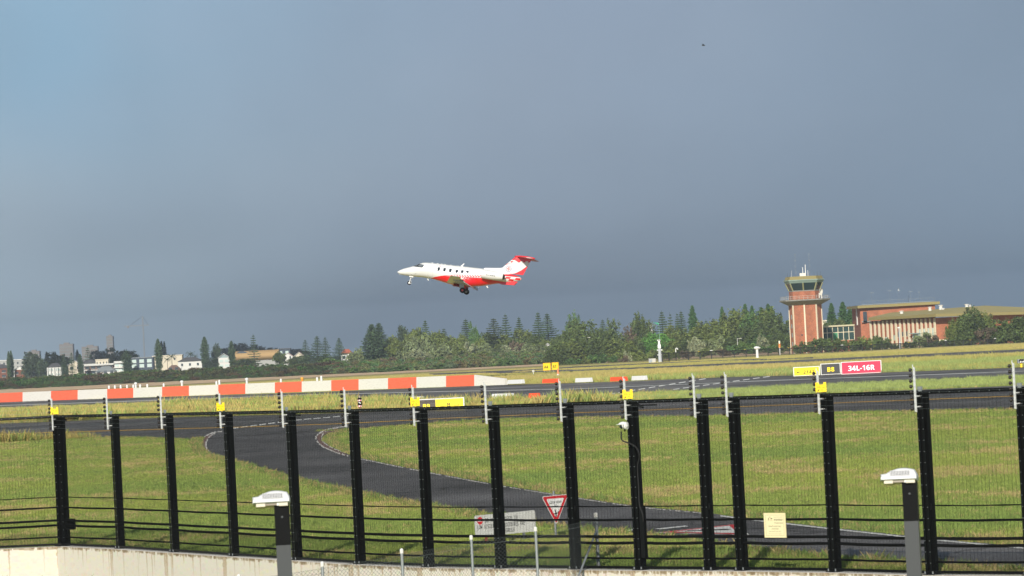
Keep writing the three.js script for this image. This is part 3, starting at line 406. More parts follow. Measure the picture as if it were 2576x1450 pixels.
// weeds at the foot of the wall
// ---------------------------------------------------------------- signs beside the service road
{
  const p = Gd(1401, 1347), o = thing('give_way_sign', 'red and white give way to aircraft triangle on a galvanised pole', 'road sign', p.toArray(), 0.72);
  part(o, 'pole', cyl(0.028, 0.028, 0.98, 0, 0.49, -0.035, 12), M.galv);
  const tri = (k, z, m, name, rad) => { const s = 0.4 * k, h = s * 1.62, sh = new THREE.Shape(); const r = rad; sh.moveTo(-s + r, h * 0.5); sh.lineTo(s - r, h * 0.5); sh.quadraticCurveTo(s, h * 0.5, s - r * 0.5, h * 0.5 - r); sh.lineTo(r * 0.5, -h * 0.5 + r * 0.6); sh.quadraticCurveTo(0, -h * 0.5, -r * 0.5, -h * 0.5 + r * 0.6); sh.lineTo(-s + r * 0.5, h * 0.5 - r); sh.quadraticCurveTo(-s, h * 0.5, -s + r, h * 0.5); const g = new THREE.ExtrudeGeometry(sh, { depth: 0.002, bevelEnabled: false }).translate(0, 0.56 + (1 - k) * 0.12, z); const pp = g.attributes.position, uv = g.attributes.uv; for (let i = 0; i < pp.count; i++) uv.setXY(i, pp.getX(i) / 0.8 + 0.5, (pp.getY(i) - 0.24) / 0.65); return part(o, name, g, m); };
  tri(1, 0, M.white, 'plate', 0.06); tri(0.93, 0.003, mat(hex('#c8202c'), 0.5), 'red_border', 0.05);
  tri(0.66, 0.006, new THREE.MeshStandardMaterial({ roughness: 0.5, map: canvasTex(512, 416, (c, w, h) => { c.fillStyle = '#e9e9e6'; c.fillRect(0, 0, w, h); c.fillStyle = '#1d1d1d'; c.textAlign = 'center'; c.font = 'bold 50px sans-serif'; c.fillText('GIVE WAY', 256, 122, 250); c.fillText('TO', 256, 172); c.save(); c.translate(252, 262); c.rotate(-0.1); c.fillRect(-62, -8, 124, 16); c.beginPath(); c.moveTo(-14, -60); c.lineTo(4, -60); c.lineTo(20, 0); c.lineTo(4, 62); c.lineTo(-14, 62); c.lineTo(-6, 0); c.fill(); c.beginPath(); c.moveTo(44, -24); c.lineTo(60, -24); c.lineTo(60, 24); c.lineTo(44, 24); c.fill(); c.restore(); }) }), 'face', 0.04);
  const q = At(1271, 1318, 74.5), s = thing('low_visibility_notice', 'long white low visibility notice board with a red disc near the give way sign', 'notice board', [q.x, gy(74), q.z], 0.72);
  const hh = q.y - gy(74); const tex = canvasTex(1024, 256, (c, w, h) => { c.fillStyle = '#cfcfcc'; c.fillRect(0, 0, w, h); c.fillStyle = '#d2303a'; c.beginPath(); c.arc(92, 66, 46, 0, 7); c.fill(); c.fillStyle = '#f1f1ee'; c.fillRect(60, 56, 64, 18); c.fillStyle = '#26282a'; c.font = 'bold 62px monospace'; c.fillText('DO NOT PROCEED IF', 170, 92, 560); c.fillText('LOW VISIBILITY PROCEDURES ARE', 44, 164, 800); c.fillText('IN PROGRESS', 330, 232, 330); });
  const bs = new THREE.Shape(); const W = 1.78, Hh = 0.47, R = 0.06; bs.moveTo(-W / 2 + R, Hh / 2); bs.lineTo(W / 2 - R, Hh / 2); bs.quadraticCurveTo(W / 2, Hh / 2, W / 2, Hh / 2 - R); bs.lineTo(W / 2, -Hh / 2); bs.lineTo(-W / 2, -Hh / 2); bs.lineTo(-W / 2, Hh / 2 - R); bs.quadraticCurveTo(-W / 2, Hh / 2, -W / 2 + R, Hh / 2);
  const g = new THREE.ExtrudeGeometry(bs, { depth: 0.004, bevelEnabled: false }); { const pp = g.attributes.position, uv = g.attributes.uv; for (let i = 0; i < pp.count; i++) uv.setXY(i, pp.getX(i) / W + 0.5, pp.getY(i) / Hh + 0.5); }
  part(s, 'board', g.translate(0, hh, 0), new THREE.MeshStandardMaterial({ map: tex, roughness: 0.55 })); for (const x of [-0.55, 0.55]) part(s, 'leg', box(0.05, hh + 0.27, 0.04, x, (hh + 0.27) / 2 - 0.04, -0.025), x < 0 ? mat(hex('#8d4a3c'), 0.7) : M.galv);
}

// ---------------------------------------------------------------- red and white wall by the far taxiway
{
  const xs = [-230, -158, -85, -14, 58.5, 130, 197.4, 271.8, 337.6, 410.3, 478, 552, 620.3, 694.7, 762.6, 837, 906, 980, 1051.8, 1126.5, 1197.6, 1274.7], A = G2(0, 1011.6), B = G2(1274.7, 967);
  const o = thing('blast_wall', 'long low wall painted in orange red and white blocks beside the far taxiway', 'wall');
  const dx = B[0] - A[0], dd = B[1] - A[1], hit = (px) => { const d = dirOf(px, 990), k = d.x / -d.z; const t = (k * A[1] - A[0]) / (dx - k * dd); return [A[0] + dx * t, A[1] + dd * t]; };
  const wear = (base, dark, seed) => new THREE.MeshStandardMaterial({ roughness: 0.8, map: canvasTex(256, 96, (c, w, h) => { const r = rng(seed); c.fillStyle = base; c.fillRect(0, 0, w, h); for (let i = 0; i < 260; i++) { c.fillStyle = dark; c.globalAlpha = 0.05 + 0.12 * r(); c.fillRect(r() * w, r() * h, 2 + r() * 18, 1 + r() * 5); } for (let i = 0; i < 40; i++) { c.globalAlpha = 0.25; c.fillRect(r() * w, h - 3 - r() * 6, 3 + r() * 20, 6); } c.globalAlpha = 1; }) });
  const reds = [1, 2, 3].map((k) => wear('#dc6447', k === 1 ? '#cf3a1c' : '#b94a2e', k)), whites = [4, 5].map((k) => wear('#cdcac1', '#a8a192', k));
  for (let i = 1; i < xs.length; i++) {
    const a = hit(xs[i - 1]), b = hit(xs[i]), L = Math.hypot(b[0] - a[0], b[1] - a[1]), ang = Math.atan2(b[1] - a[1], b[0] - a[0]), last = i === xs.length - 1, h0 = 1.05, h1 = last ? 0.55 : 1.05, y0 = gy(a[1]) - 0.1, y1 = gy(b[1]) - 0.1;
    const f = [[-L / 2, 0, 0.2], [L / 2, 0, 0.2], [L / 2, h1 + 0.1, 0.13], [-L / 2, h0 + 0.1, 0.13]], k = f.map(([x, y, z]) => [x, y, -z]), P = [], U = [];
    const face = (p, q, r, s) => { P.push(...quad(p, q, r, s)); U.push(0, 0, 1, 0, 1, 1, 0, 0, 1, 1, 0, 1); };
    face(f[0], f[1], f[2], f[3]); face(f[3], f[2], k[2], k[3]); face(k[1], k[0], k[3], k[2]); face(f[1], k[1], k[2], f[2]); face(k[0], f[0], f[3], k[3]);
    const m = part(o, 'wall_section', tris(P, U), (xs[i - 1] < -200 || i % 2 === 0) ? reds[i % 3] : whites[i % 2]); m.material = i % 2 === 0 ? reds[i % 3] : whites[(i >> 1) % 2];
    m.position.set((a[0] + b[0]) / 2, (y0 + y1) / 2, -(a[1] + b[1]) / 2); m.rotation.y = ang;
  }
  // small white light posts behind the wall
  const list = [[274, 0], [289, 0], [303.5, 0], [319.5, 0], [335.4, 0], [341.6, 1], [352.6, 0], [370.6, 0], [412, 0], [458, 1], [545, 0], [552.4, 0.6], [621.6, 1], [707.6, 0], [799, 0], [809.6, 0.6]];
  list.forEach(([px, big]) => { const d = hit(px), D = d[1] + 2.5, q = At(px, 985, D), y = gy(D) - 0.06, h = 1.36 + big * 0.22; const t = thing('light_post', big === 1 ? 'white light post with a wide head behind the painted wall' : 'short white light post standing just behind the painted wall', 'light post', [q.x, y, -D], 0, big === 1 ? 'headed posts behind the painted wall' : 'white posts behind the painted wall'); part(t, 'stem', cyl(0.12, 0.14, h, 0, h / 2, 0, 10), M.white); part(t, 'cap', big === 1 ? [cyl(0.19, 0.19, 0.2, 0, h, 0, 10), cyl(0.05, 0.19, 0.05, 0, h + 0.12, 0, 10)] : [new THREE.SphereGeometry(0.12, 10, 6, 0, 6.3, 0, 1.6).translate(0, h, 0)], M.white); });
  { const d = hit(761), D = d[1] + 2.5, q = At(761, 985, D); const t = thing('light_post', 'small yellow light post behind the painted wall', 'light post', [q.x, gy(D) - 0.06, -D]); part(t, 'stem', cyl(0.14, 0.15, 1.4, 0, 0.7, 0, 10), mat(hex('#d08a2e'), 0.6)); part(t, 'cap', cyl(0.17, 0.17, 0.16, 0, 1.44, 0, 10), mat(hex('#e0a23c'), 0.6)); }
}
// low gable markers
{
  const sh = new THREE.Shape([[-0.22, 0], [0.22, 0], [0.15, 0.36], [-0.15, 0.36]].map(([a, b]) => new THREE.Vector2(a, b)));
  for (const [x0, x1, y, c, lab] of [[1281, 1316, 967.5, 0, 'white low gable marker at the end of the painted wall'], [1369, 1404, 965.5, 1, 'orange low gable marker next to the orange cone'], [1452, 1487, 963.5, 0, 'white low gable marker between two orange ones by the far taxiway'], [1540, 1575, 961, 1, 'orange low gable marker furthest along the row from the wall'], [1594, 1625, 958.5, 0, 'thin white low marker at the end of the row'], [1025, 1062, 1018, 0, 'white low marker beside the half hidden yellow sign in tall grass'], [1243, 1289, 1011, 0, 'white low marker in the dry grass right of the half hidden yellow sign'], [1336, 1355, 1010, 1, 'short orange marker in the dry grass strip']]) {
    const a = G2(x0, y), b = G2(x1, y - (x1 - x0) * 0.03), L = Math.hypot(b[0] - a[0], b[1] - a[1]); const g = new THREE.ExtrudeGeometry(sh, { depth: L, bevelEnabled: true, bevelSize: 0.02, bevelThickness: 0.02, bevelSegments: 2 }).translate(0, 0, -L / 2).rotateY(Math.PI / 2);
    const m = solo('gable_marker', g, c ? M.orange : M.white, lab, 'marker', 'gable markers along the taxiway'); m.position.set((a[0] + b[0]) / 2, gy(a[1]) - 0.06 + (y > 1000 ? 0.25 : 0.12), -(a[1] + b[1]) / 2); m.rotation.y = Math.atan2(b[1] - a[1], b[0] - a[0]);
  }
}
// ---------------------------------------------------------------- airfield signs
function airSign(name, label, px0, px1, pyb, hpx, draw, tw, th, frameMat, turn = 0, lift = 0) {
  const c = Gd((px0 + px1) / 2, pyb), s = FOCAL / -c.z, W = (px1 - px0) / s, H = hpx / s, o = thing(name, label, 'airfield sign', [c.x, c.y - 0.06, c.z], turn);
  part(o, 'face', box(W - 0.12, H - 0.1, 0.02, 0, H / 2 + lift, 0.05), new THREE.MeshStandardMaterial({ map: canvasTex(tw, th, draw), roughness: 0.45 }));
  part(o, 'frame', [box(W, 0.06, 0.16, 0, H - 0.02 + lift, 0), box(W, 0.05, 0.16, 0, 0.02 + lift, 0), box(0.07, H, 0.16, -W / 2 + 0.03, H / 2 + lift, 0.002), box(0.07, H, 0.16, W / 2 - 0.03, H / 2 + lift, 0.002), box(W - 0.1, H - 0.08, 0.06, 0, H / 2 + lift, -0.02)], frameMat);
  for (const x of [-W * 0.35, W * 0.35]) part(o, 'leg', box(0.06, 0.3 + lift, 0.06, x, (lift + 0.1) / 2 - 0.06, 0), M.galvDull); return o;
}
const SIGND = -Gd(2110, 940).z;
const big = (bg, fg, txt, wt = 'bold') => (c, w, h) => { c.fillStyle = bg; c.fillRect(0, 0, w, h); c.fillStyle = fg; c.textAlign = 'center'; c.textBaseline = 'middle'; c.font = `${wt} ${h * 0.62}px sans-serif`; c.fillText(txt, w / 2, h * 0.55, w * 0.84); };
airSign('distance_sign', 'yellow sign with a black left arrow and 2142 at the taxiway edge', 1996.5, 2063, 944, 22.5, (c, w, h) => { c.fillStyle = '#ffe312'; c.fillRect(0, 0, w, h); c.fillStyle = c.strokeStyle = '#3a3a10'; c.lineWidth = 13; c.beginPath(); c.moveTo(w * 0.27, h * 0.6); c.lineTo(w * 0.13, h * 0.6); c.moveTo(w * 0.18, h * 0.47); c.lineTo(w * 0.12, h * 0.6); c.lineTo(w * 0.18, h * 0.73); c.stroke(); c.font = `bold ${h * 0.6}px sans-serif`; c.fillText('2142', w * 0.36, h * 0.82, w * 0.58); }, 512, 180, M.white);
airSign('taxiway_sign', 'black sign with yellow B8 in a white frame', 2065.5, 2115.5, 941, 28, big('#3a3b3c', '#ffe011', 'B8'), 384, 220, M.white);
airSign('runway_sign', 'red runway holding sign reading 34L-16R in white', 2117, 2218.5, 938.5, 31, big('#ee2b4c', '#ffffff', '34L-16R'), 768, 230, M.white);
airSign('taxiway_sign', 'long black and yellow taxiway sign half buried in dry grass', 1053, 1168.5, 1029, 24, (c, w, h) => { c.fillStyle = '#4a4136'; c.fillRect(0, 0, w, h); c.fillStyle = '#ffe51a'; c.fillRect(w * 0.37, 0, w, h); const r = rng(4); for (let i = 0; i < 80; i++) { c.fillStyle = '#2b241d'; c.fillRect(w * 0.02 + r() * w * 0.32, h * (0.1 + 0.25 * r()), 4 + r() * 12, 3 + r() * 8); } c.font = `bold ${h * 0.7}px sans-serif`; c.fillStyle = '#ffe51a'; c.fillText('B9', w * 0.07, h * 1.02, w * 0.24); c.fillStyle = '#3a3410'; c.fillText('B', w * 0.62, h * 0.98, w * 0.1); c.lineWidth = 9; c.strokeStyle = '#3a3410'; c.beginPath(); c.moveTo(w * 0.58, h * 0.85); c.lineTo(w * 0.48, h * 0.85); c.moveTo(w * 0.78, h * 0.85); c.lineTo(w * 0.9, h * 0.85); c.lineTo(w * 0.86, h * 0.65); c.stroke(); }, 768, 160, M.white, 0, 0.12);
const yellowSide = mat(hex('#e9b41e'), 0.5);
airSign('taxiway_sign', 'small yellow taxiway sign reading A4 with an arrow beyond the grass', 1367, 1386.5, 936, 18.5, big('#d9bd18', '#2c2708', 'A4↗'), 256, 220, yellowSide, -0.35, 0.25);
airSign('taxiway_sign', 'small yellow taxiway sign reading A7 with an arrow next to the cone', 1389, 1406.5, 934.5, 18.5, big('#d9bd18', '#2c2708', 'A7→'), 256, 220, yellowSide, -0.35, 0.25);
{ const p = Gd(1404, 945.5), o = thing('traffic_cone', 'tall orange cone with a white base in the grass by the small yellow signs', 'cone', p.toArray()); const s = FOCAL / -p.z; part(o, 'cone', cyl(0.06, 2.6 / s, 15 / s, 0, 7.5 / s + 3 / s, 0, 14), mat(hex('#f0845a'), 0.6)); part(o, 'base', [cyl(2.6 / s, 3.4 / s, 4 / s, 0, 2 / s, 0, 10)], M.white); }
{ const p = Gd(1342, 941.5), o = thing('marker_light', 'small round white marker light in the grass left of the yellow signs', 'light', p.toArray()); part(o, 'lens', new THREE.TorusGeometry(0.1, 0.045, 8, 16).translate(0, 0.36, 0), M.white); part(o, 'stem', cyl(0.03, 0.04, 0.3, 0, 0.13, 0, 8), M.white); }
{ // dark drum shaped marker on a post, standing in the dry grass
  const p = Gd(906, 1038), s = FOCAL / -p.z, o = thing('marker_post', 'black roadside marker with red and white bands standing in dry grass', 'marker post', p.toArray()); const u = 1 / s;
  part(o, 'post', [box(8 * u, 16 * u, 6 * u, 0.3 * u, 8 * u, 0)], mat(hex('#7a6546'), 0.9)); part(o, 'body', new THREE.CylinderGeometry(5.2 * u, 5.2 * u, 20 * u, 14).translate(0, 24 * u, 0), M.blackMatt);
  const band = new THREE.MeshStandardMaterial({ roughness: 0.5, map: canvasTex(256, 32, (c, w, h) => { c.fillStyle = '#f4f1ee'; c.fillRect(0, 0, w, h); c.fillStyle = '#e0301e'; for (let i = -1; i < 8; i++) { c.beginPath(); c.moveTo(i * 36, h); c.lineTo(i * 36 + 16, h); c.lineTo(i * 36 + 30, 0); c.lineTo(i * 36 + 14, 0); c.fill(); } }) });
  part(o, 'reflective_band', cyl(5.4 * u, 5.4 * u, 3.4 * u, 0, 30 * u, 0, 14), band); part(o, 'reflective_band', cyl(5.4 * u, 5.4 * u, 3.4 * u, 0, 16 * u, 0, 14), band); part(o, 'cap', [cyl(4.4 * u, 5.9 * u, 3 * u, 0, 35.2 * u, 0, 14)], M.blackMatt); part(o, 'emblem', [box(3 * u, 2 * u, 0.02, -1.2 * u, 25 * u, 5.2 * u), box(3 * u, 2.4 * u, 0.02, 1.4 * u, 23.4 * u, 5.2 * u)], M.white); part(o, 'reflector', [cyl(3.4 * u, 1.2 * u, 6 * u, 0, 39 * u, 0, 8)], mat(hex('#b9ab98'), 0.6));
}
{ // runway guard lights at the right edge
  const p = Gd(2572, 924), s = FOCAL / -p.z, u = 1 / s, o = thing('guard_light', 'grey row of round guard lamps on yellow legs beside the far taxiway', 'guard light', p.toArray());
  part(o, 'housing', box(34 * u, 10 * u, 0.3, 6 * u, 15 * u, 0), M.grey); for (const x of [-4, 2, 10, 20]) { const lamp = part(o, 'lamp', new THREE.CylinderGeometry(3.6 * u, 3.6 * u, 0.1, 16).rotateX(Math.PI / 2).translate(x * u, 15 * u, 0.2), M.white); part(lamp, 'visor', new THREE.CylinderGeometry(4.3 * u, 4.3 * u, 0.4, 14, 1, true, Math.PI * 0.5, Math.PI).rotateX(Math.PI / 2).translate(x * u, 15.6 * u, 0.36), M.blackMatt); } for (const x of [-2, 14]) part(o, 'leg', box(4.5 * u, 11 * u, 0.12, x * u, 5 * u, 0), M.yellow);
}
// ---------------------------------------------------------------- far black fence before the tower
{
  const o = thing('perimeter_fence', 'distant black mesh fence along the far edge of the airfield', 'fence'), xs = [1665.4, 1682, 1700, 1731, 1760.5, 1789.5, 1818, 1847, 1876.7, 1906, 1932, 1959.5, 1986.6, 2014, 2041, 2067.6, 2093.7, 2119.5, 2144.7, 2170, 2195.5, 2220, 2243.8, 2266.7, 2290, 2313.6, 2337.8, 2359, 2380.8, 2402, 2425, 2445, 2466, 2486, 2506, 2526, 2545, 2564, 2583, 2602, 2621];
  const pts = xs.map((x) => { const t = (x - 1665) / 956, D = 835 + 300 * Math.pow(t, 0.8), q = At(x, 880, D); return [q.x, D, 2.15 - 0.75 * t]; });
  const m = new THREE.MeshStandardMaterial({ color: hex('#1b1d1e'), roughness: 0.7 });
  pts.forEach(([x, D, h], i) => { const a = part(o, 'post', box(0.22, h + 0.25, 0.22, 0, (h + 0.25) / 2, 0), m); a.position.set(x, gy(D) - 0.06, -D); if (i) { const b = pts[i - 1], L = Math.hypot(x - b[0], D - b[1]); const r = part(o, 'top_rail', rod([b[0], gy(b[1]) + b[2], -b[1]], [x, gy(D) + h, -D], 0.09, 5), m); const P = [], n = 14; for (let k = 0; k <= n; k++) { const t = k / n, xx = lerp(b[0], x, t), dd = lerp(b[1], D, t), y = gy(dd) - 0.05, hh = lerp(b[2], h, t); P.push(...quad([xx - 0.02, y, -dd], [xx + 0.02, y, -dd], [xx + 0.02, y + hh, -dd], [xx - 0.02, y + hh, -dd])); } for (let k = 0; k < 10; k++) { const f0 = k / 10; P.push(...quad([b[0], gy(b[1]) + b[2] * f0, -b[1]], [x, gy(D) + h * f0, -D], [x, gy(D) + h * f0 + 0.045, -D], [b[0], gy(b[1]) + b[2] * f0 + 0.045, -b[1]])); } const me = part(o, 'mesh_panel', tris(P), mat(hex('#1b1d1e'), 0.8, 0, { side: THREE.DoubleSide })); me.userData.kind = 'stuff'; } });
  for (const k of [4, 8, 12, 20, 24, 31, 35]) { const [x, D, h] = pts[k]; part(o, 'warning_tag', box(0.5, 0.16, 0.04), M.yellow).position.set(x - 0.3, gy(D) + h + 0.06, -D + 0.15); }
  for (const k of [5, 17, 23, 28, 34]) { const [x, D, h] = pts[k]; const t = thing('fence_lamp', 'small white lamp hood on top of the distant black fence', 'lamp', [x, gy(D) + h + 0.19, -D], 0, 'lamp hoods on the distant fence'); part(t, 'hood', new THREE.SphereGeometry(0.34, 12, 6, 0, 6.3, 0, 1.6).scale(1.3, 0.5, 1), M.white); part(t, 'bracket', cyl(0.05, 0.05, 0.2, 0, -0.06, 0, 6), M.blackMatt); }
  const [x, D, h] = pts[2], c = thing('surveillance_camera', 'white gooseneck camera on a post of the distant black fence', 'camera', [x, gy(D) + h + 0.15, -D]); part(c, 'stem', new THREE.TubeGeometry(new THREE.CatmullRomCurve3([new V3(0, 0, 0), new V3(0, 0.6, 0), new V3(0.1, 0.95, 0), new V3(0.35, 1, 0), new V3(0.5, 0.85, 0)]), 16, 0.13, 8), M.white); part(c, 'dome', new THREE.SphereGeometry(0.16, 10, 8).translate(0.52, 0.74, 0), M.white);
}
{ // mast with white boxes, cabinet, oval marker, striped pole, lamp pole
  let q = At(1661, 909, 845), o = thing('equipment_mast', 'grey mast carrying white boxes at the end of the distant fence', 'mast', [q.x, gy(845) - 0.06, -845]); part(o, 'mast', cyl(0.36, 0.5, 3.6, 0, 1.8, 0, 10), mat(hex('#a9adb0'), 0.6)); part(o, 'box', [box(0.8, 0.9, 0.7, -0.05, 4, 0)], M.white); part(o, 'box', [box(0.5, 1.1, 0.5, -0.05, 5, 0), box(0.8, 0.25, 0.5, -0.1, 5.55, 0)], M.white); part(o, 'whip', cyl(0.04, 0.05, 4.6, 0.15, 7.6, 0, 6), mat(hex('#7fa093'), 0.6)); part(o, 'bracket', [box(1.4, 0.25, 0.3, 0, 3.1, 0), box(1.3, 0.2, 0.3, 0, 1.9, 0)], M.white);
  part(o, 'pennant', tris([0.15, 9.9, 0, -1.3, 10.1, 0, 0.15, 9.4, 0]), mat(hex('#2f8f6a'), 0.7, 0, { side: THREE.DoubleSide }));
  q = At(1641, 911, 845); o = thing('equipment_cabinet', 'pale grey cabinet on the ground beside the mast', 'cabinet', [q.x, gy(845) - 0.06, -845]); part(o, 'body', box(1.7, 0.95, 0.8, 0, 0.48, 0), mat(hex('#b9b6ac'), 0.7)); part(o, 'lid', box(1.8, 0.1, 0.9, 0, 1, 0), mat(hex('#c4c2ba'), 0.7)); part(o, 'door', box(0.8, 0.8, 0.03, -0.4, 0.46, 0.41), mat(hex('#8f979c'), 0.6));
  q = At(1906, 904, 760); o = thing('wind_transmitter', 'white post with an oval head in the far grass', 'instrument', [q.x, gy(760) - 0.06, -760]); part(o, 'post', cyl(0.27, 0.33, 2, 0, 1, 0, 12), M.white); part(o, 'head', [new THREE.SphereGeometry(0.62, 16, 10).scale(1, 0.6, 0.8).translate(-0.1, 2.3, 0), new THREE.ConeGeometry(0.36, 0.5, 12).rotateZ(-Math.PI / 2).translate(0.62, 2.28, 0)], M.white); part(o, 'base', cyl(0.4, 0.5, 0.2, 0, 0.1, 0, 12), M.white);
  q = At(1962, 880, 1100); o = thing('striped_pole', 'short pole with orange and white bands left of the control tower', 'pole', [q.x, gy(1100) - 0.06, -1100]); part(o, 'pole', cyl(0.2, 0.2, 2.4, 0, 1.2, 0, 10), M.white); part(o, 'orange_band', cyl(0.3, 0.3, 1.3, 0, 3, 0, 10), mat(hex('#e7803a'), 0.6)); part(o, 'lamp', [cyl(0.3, 0.24, 0.9, 0, 4.1, 0, 10)], mat(hex('#efe6cf'), 0.5));
  q = At(2265, 880, 1060); o = thing('lamp_pole', 'pale slim lamp pole before the columned brick building', 'lamp pole', [q.x, gy(1060) - 0.06, -1060]); part(o, 'pole', cyl(0.17, 0.24, 6.6, 0, 3.3, 0, 10), mat(hex('#a8abae'), 0.6)); part(o, 'lamp', [box(0.75, 0.4, 0.5, -0.1, 6.7, 0), cyl(0.12, 0.12, 1.2, 0.05, 6, 0, 8)], M.white);
}
// ---------------------------------------------------------------- control tower
const MB = { brick: new THREE.MeshStandardMaterial({ map: tile(T.brick, 7, 7), roughness: 0.95 }), brick2: new THREE.MeshStandardMaterial({ map: tile(T.brick, 7, 7), color: lin(0.86, 0.8, 0.78), roughness: 0.95 }), cream: mat(hex('#cfc4aa'), 0.85), slab: mat(hex('#a7a69e'), 0.85, 0, { map: tile(T.grain, 5) }), olive: mat(hex('#857a4c'), 0.85), oliveLight: mat(hex('#93895a'), 0.85), teal: mat(hex('#84988f'), 0.6), tealDark: mat(hex('#21403f'), 0.7), cabFrame: mat(hex('#86855f'), 0.6), glass: mat(hex('#123236'), 0.06, 0.0), winGrey: mat(hex('#8ea0a0'), 0.2), winDark: mat(hex('#39434a'), 0.15), winPale: mat(hex('#b7c9c4'), 0.25), green: mat(hex('#06302b'), 0.35), greenLight: mat(hex('#35845a'), 0.5) };  // second brick is darker: shade on walls turned from the sun mixed in
function metric(g, s = 1) { // uv in metres by the main direction of each face
  g = g.index ? g.toNonIndexed() : g; g.computeVertexNormals(); const p = g.attributes.position, n = g.attributes.normal, uv = new Float32Array(p.count * 2);
  for (let i = 0; i < p.count; i++) { const ax = Math.abs(n.getX(i)), ay = Math.abs(n.getY(i)), az = Math.abs(n.getZ(i)); const h = ay > 0.8 ? p.getX(i) : (n.getX(i) * p.getZ(i) - n.getZ(i) * p.getX(i)) / Math.hypot(n.getX(i), n.getZ(i)); uv[2 * i] = h * s; uv[2 * i + 1] = (ay > 0.8 ? p.getZ(i) : p.getY(i)) * s; }
  g.setAttribute('uv', new THREE.BufferAttribute(uv, 2)); return g;
}
const oct = (r1, r2, h, y, open = false) => metric(new THREE.CylinderGeometry(r2, r1, h, 8, 1, open).rotateY(-8 * Math.PI / 180).translate(0, y + h / 2, 0));
{
  const D = 1164, q = At(2032, 888, D), k = 0.17776 / (FOCAL / D), o = thing('control_tower', 'red brick octagonal control tower with cream ribs and glazed cab', 'tower', [q.x, gy(D) - 0.3, -D]);
  const lv = (t) => (1432 - t) * k + 0.3, R = 235 * k * 0.98;
  part(o, 'shaft', oct(R, R, lv(750), 0), MB.brick);
  for (let i = 0; i < 8; i++) { const a = (-8 + 45 * i) * Math.PI / 180; const r = part(o, 'rib', box(0.5, lv(745), 0.45, 0, lv(745) / 2, R * 0.985), MB.cream); r.rotation.y = a; }
  part(o, 'gallery', [oct(R * 1.02, R * 1.56, lv(690) - lv(752), lv(752)), oct(R * 1.56, R * 1.57, 0.45, lv(690))], MB.slab);
  const rail = part(o, 'railing', (() => { const g = []; const rr = R * 1.5, y0 = lv(690) + 0.45; for (let i = 0; i < 8; i++) { const a = (-8 + 45 * i) * Math.PI / 180, b = a + Math.PI / 4; const p = (t, y) => [lerp(Math.sin(a), Math.sin(b), t) * rr, y, lerp(Math.cos(a), Math.cos(b), t) * rr]; for (const h of [0.55, 1.15]) g.push(rod(p(0, y0 + h), p(1, y0 + h), 0.045, 4)); for (let t = 0; t < 1; t += 0.25) g.push(rod(p(t, y0), p(t, y0 + 1.15), 0.045, 4)); } return g; })(), mat(hex('#b8b6ae'), 0.6));
  const Rd = R * 0.955; part(o, 'upper_drum', oct(Rd, Rd, lv(553) - lv(690), lv(690)), MB.brick); part(o, 'coping', oct(Rd * 1.02, Rd * 1.02, 0.3, lv(556)), MB.slab);
  const y0 = lv(550) + 0.15, y1 = lv(440), r0 = Rd * 0.98, r1 = R * 1.14, cab = part(o, 'cab_floor', oct(r0 * 0.9, r0 * 0.9, 0.2, y0 - 0.1), MB.tealDark);
  for (let i = 0; i < 8; i++) {
    const a = (-8 + 45 * i) * Math.PI / 180, b = a + Math.PI / 4, P = (an, r, y) => [Math.sin(an) * r, y, Math.cos(an) * r];
    const A = P(a, r0, y0), B = P(b, r0, y0), C = P(b, r1, y1), E = P(a, r1, y1); part(o, 'cab_window', tris(quad(A, B, C, E)), new THREE.MeshPhysicalMaterial({ color: hex('#2a4244'), roughness: 0.04, transmission: 0.5, thickness: 0, side: THREE.DoubleSide }));
    part(o, 'mullion', rod(A, E, 0.28, 5), MB.cabFrame);
  }
  part(o, 'cab_core', [cyl(2.2, 2.2, y1 - y0, 1, (y0 + y1) / 2, -1.2, 10), box(3.4, 1.2, 0.6, -1.4, y0 + 0.7, 2.2), box(2.2, 1.1, 0.6, 2, y0 + 0.6, 2)], MB.tealDark);
  part(o, 'fascia', [oct(r1, R * 1.25, lv(405) - y1, y1), oct(R * 1.27, R * 1.27, 0.3, lv(405))], MB.teal);
  part(o, 'roof', [oct(R * 1.19, R * 1.12, lv(352) - lv(402), lv(402) + 0.15)], MB.olive);
  part(o, 'roof_cabin', box(2.1, 1.15, 1.6, -0.4, lv(352) + 0.7, 1), M.whiteRough);
  for (const [x, h, r] of [[-0.25, 3.2, 0.14], [0.7, 4.1, 0.17], [1.5, 2.1, 0.1], [-4.2, 2.2, 0.05]]) part(o, 'aerial', cyl(r * 0.8, r, h, x, lv(352) + h / 2 + 0.1, 0.6, 8), M.white);
  for (const x of [-2.6, 2.2]) { const g = []; for (const dx of [-0.14, 0.14]) g.push(cyl(0.014, 0.014, 7.8, x + dx, lv(352) + 3.9, 0, 4)); for (let y = 0.5; y < 7.8; y += 0.7) g.push(box(0.3, 0.03, 0.03, x, lv(352) + y, 0)); for (let y = 1.5; y < 8; y += 2.1) g.push(box(0.5, 0.12, 0.12, x, lv(352) + y, 0)); part(o, 'lattice_mast', g, mat(hex('#7d8286'), 0.6)); }
  for (const x of [-5.6, -4.9, -1.2, 3.6, 4.7, 5.8]) part(o, 'whip_aerial', cyl(0.03, 0.04, 1.9, x, lv(352) + 0.7, 0.5, 4), mat(hex('#4b5158'), 0.6));
  part(o, 'dish', [new THREE.SphereGeometry(0.85, 12, 8, 0, 6.3, 0, 1.3).rotateX(-1.2).rotateY(0.7).scale(1, 1.7, 1).translate(R * 1.02, lv(690) + 2.6, 2.2), box(0.3, 2.2, 0.3, R * 1.02, lv(690) + 1.4, 1.8), box(0.35, 1.8, 0.35, R * 0.86, lv(690) + 1.5, 2.4)], mat(hex('#c3bfb4'), 0.7));
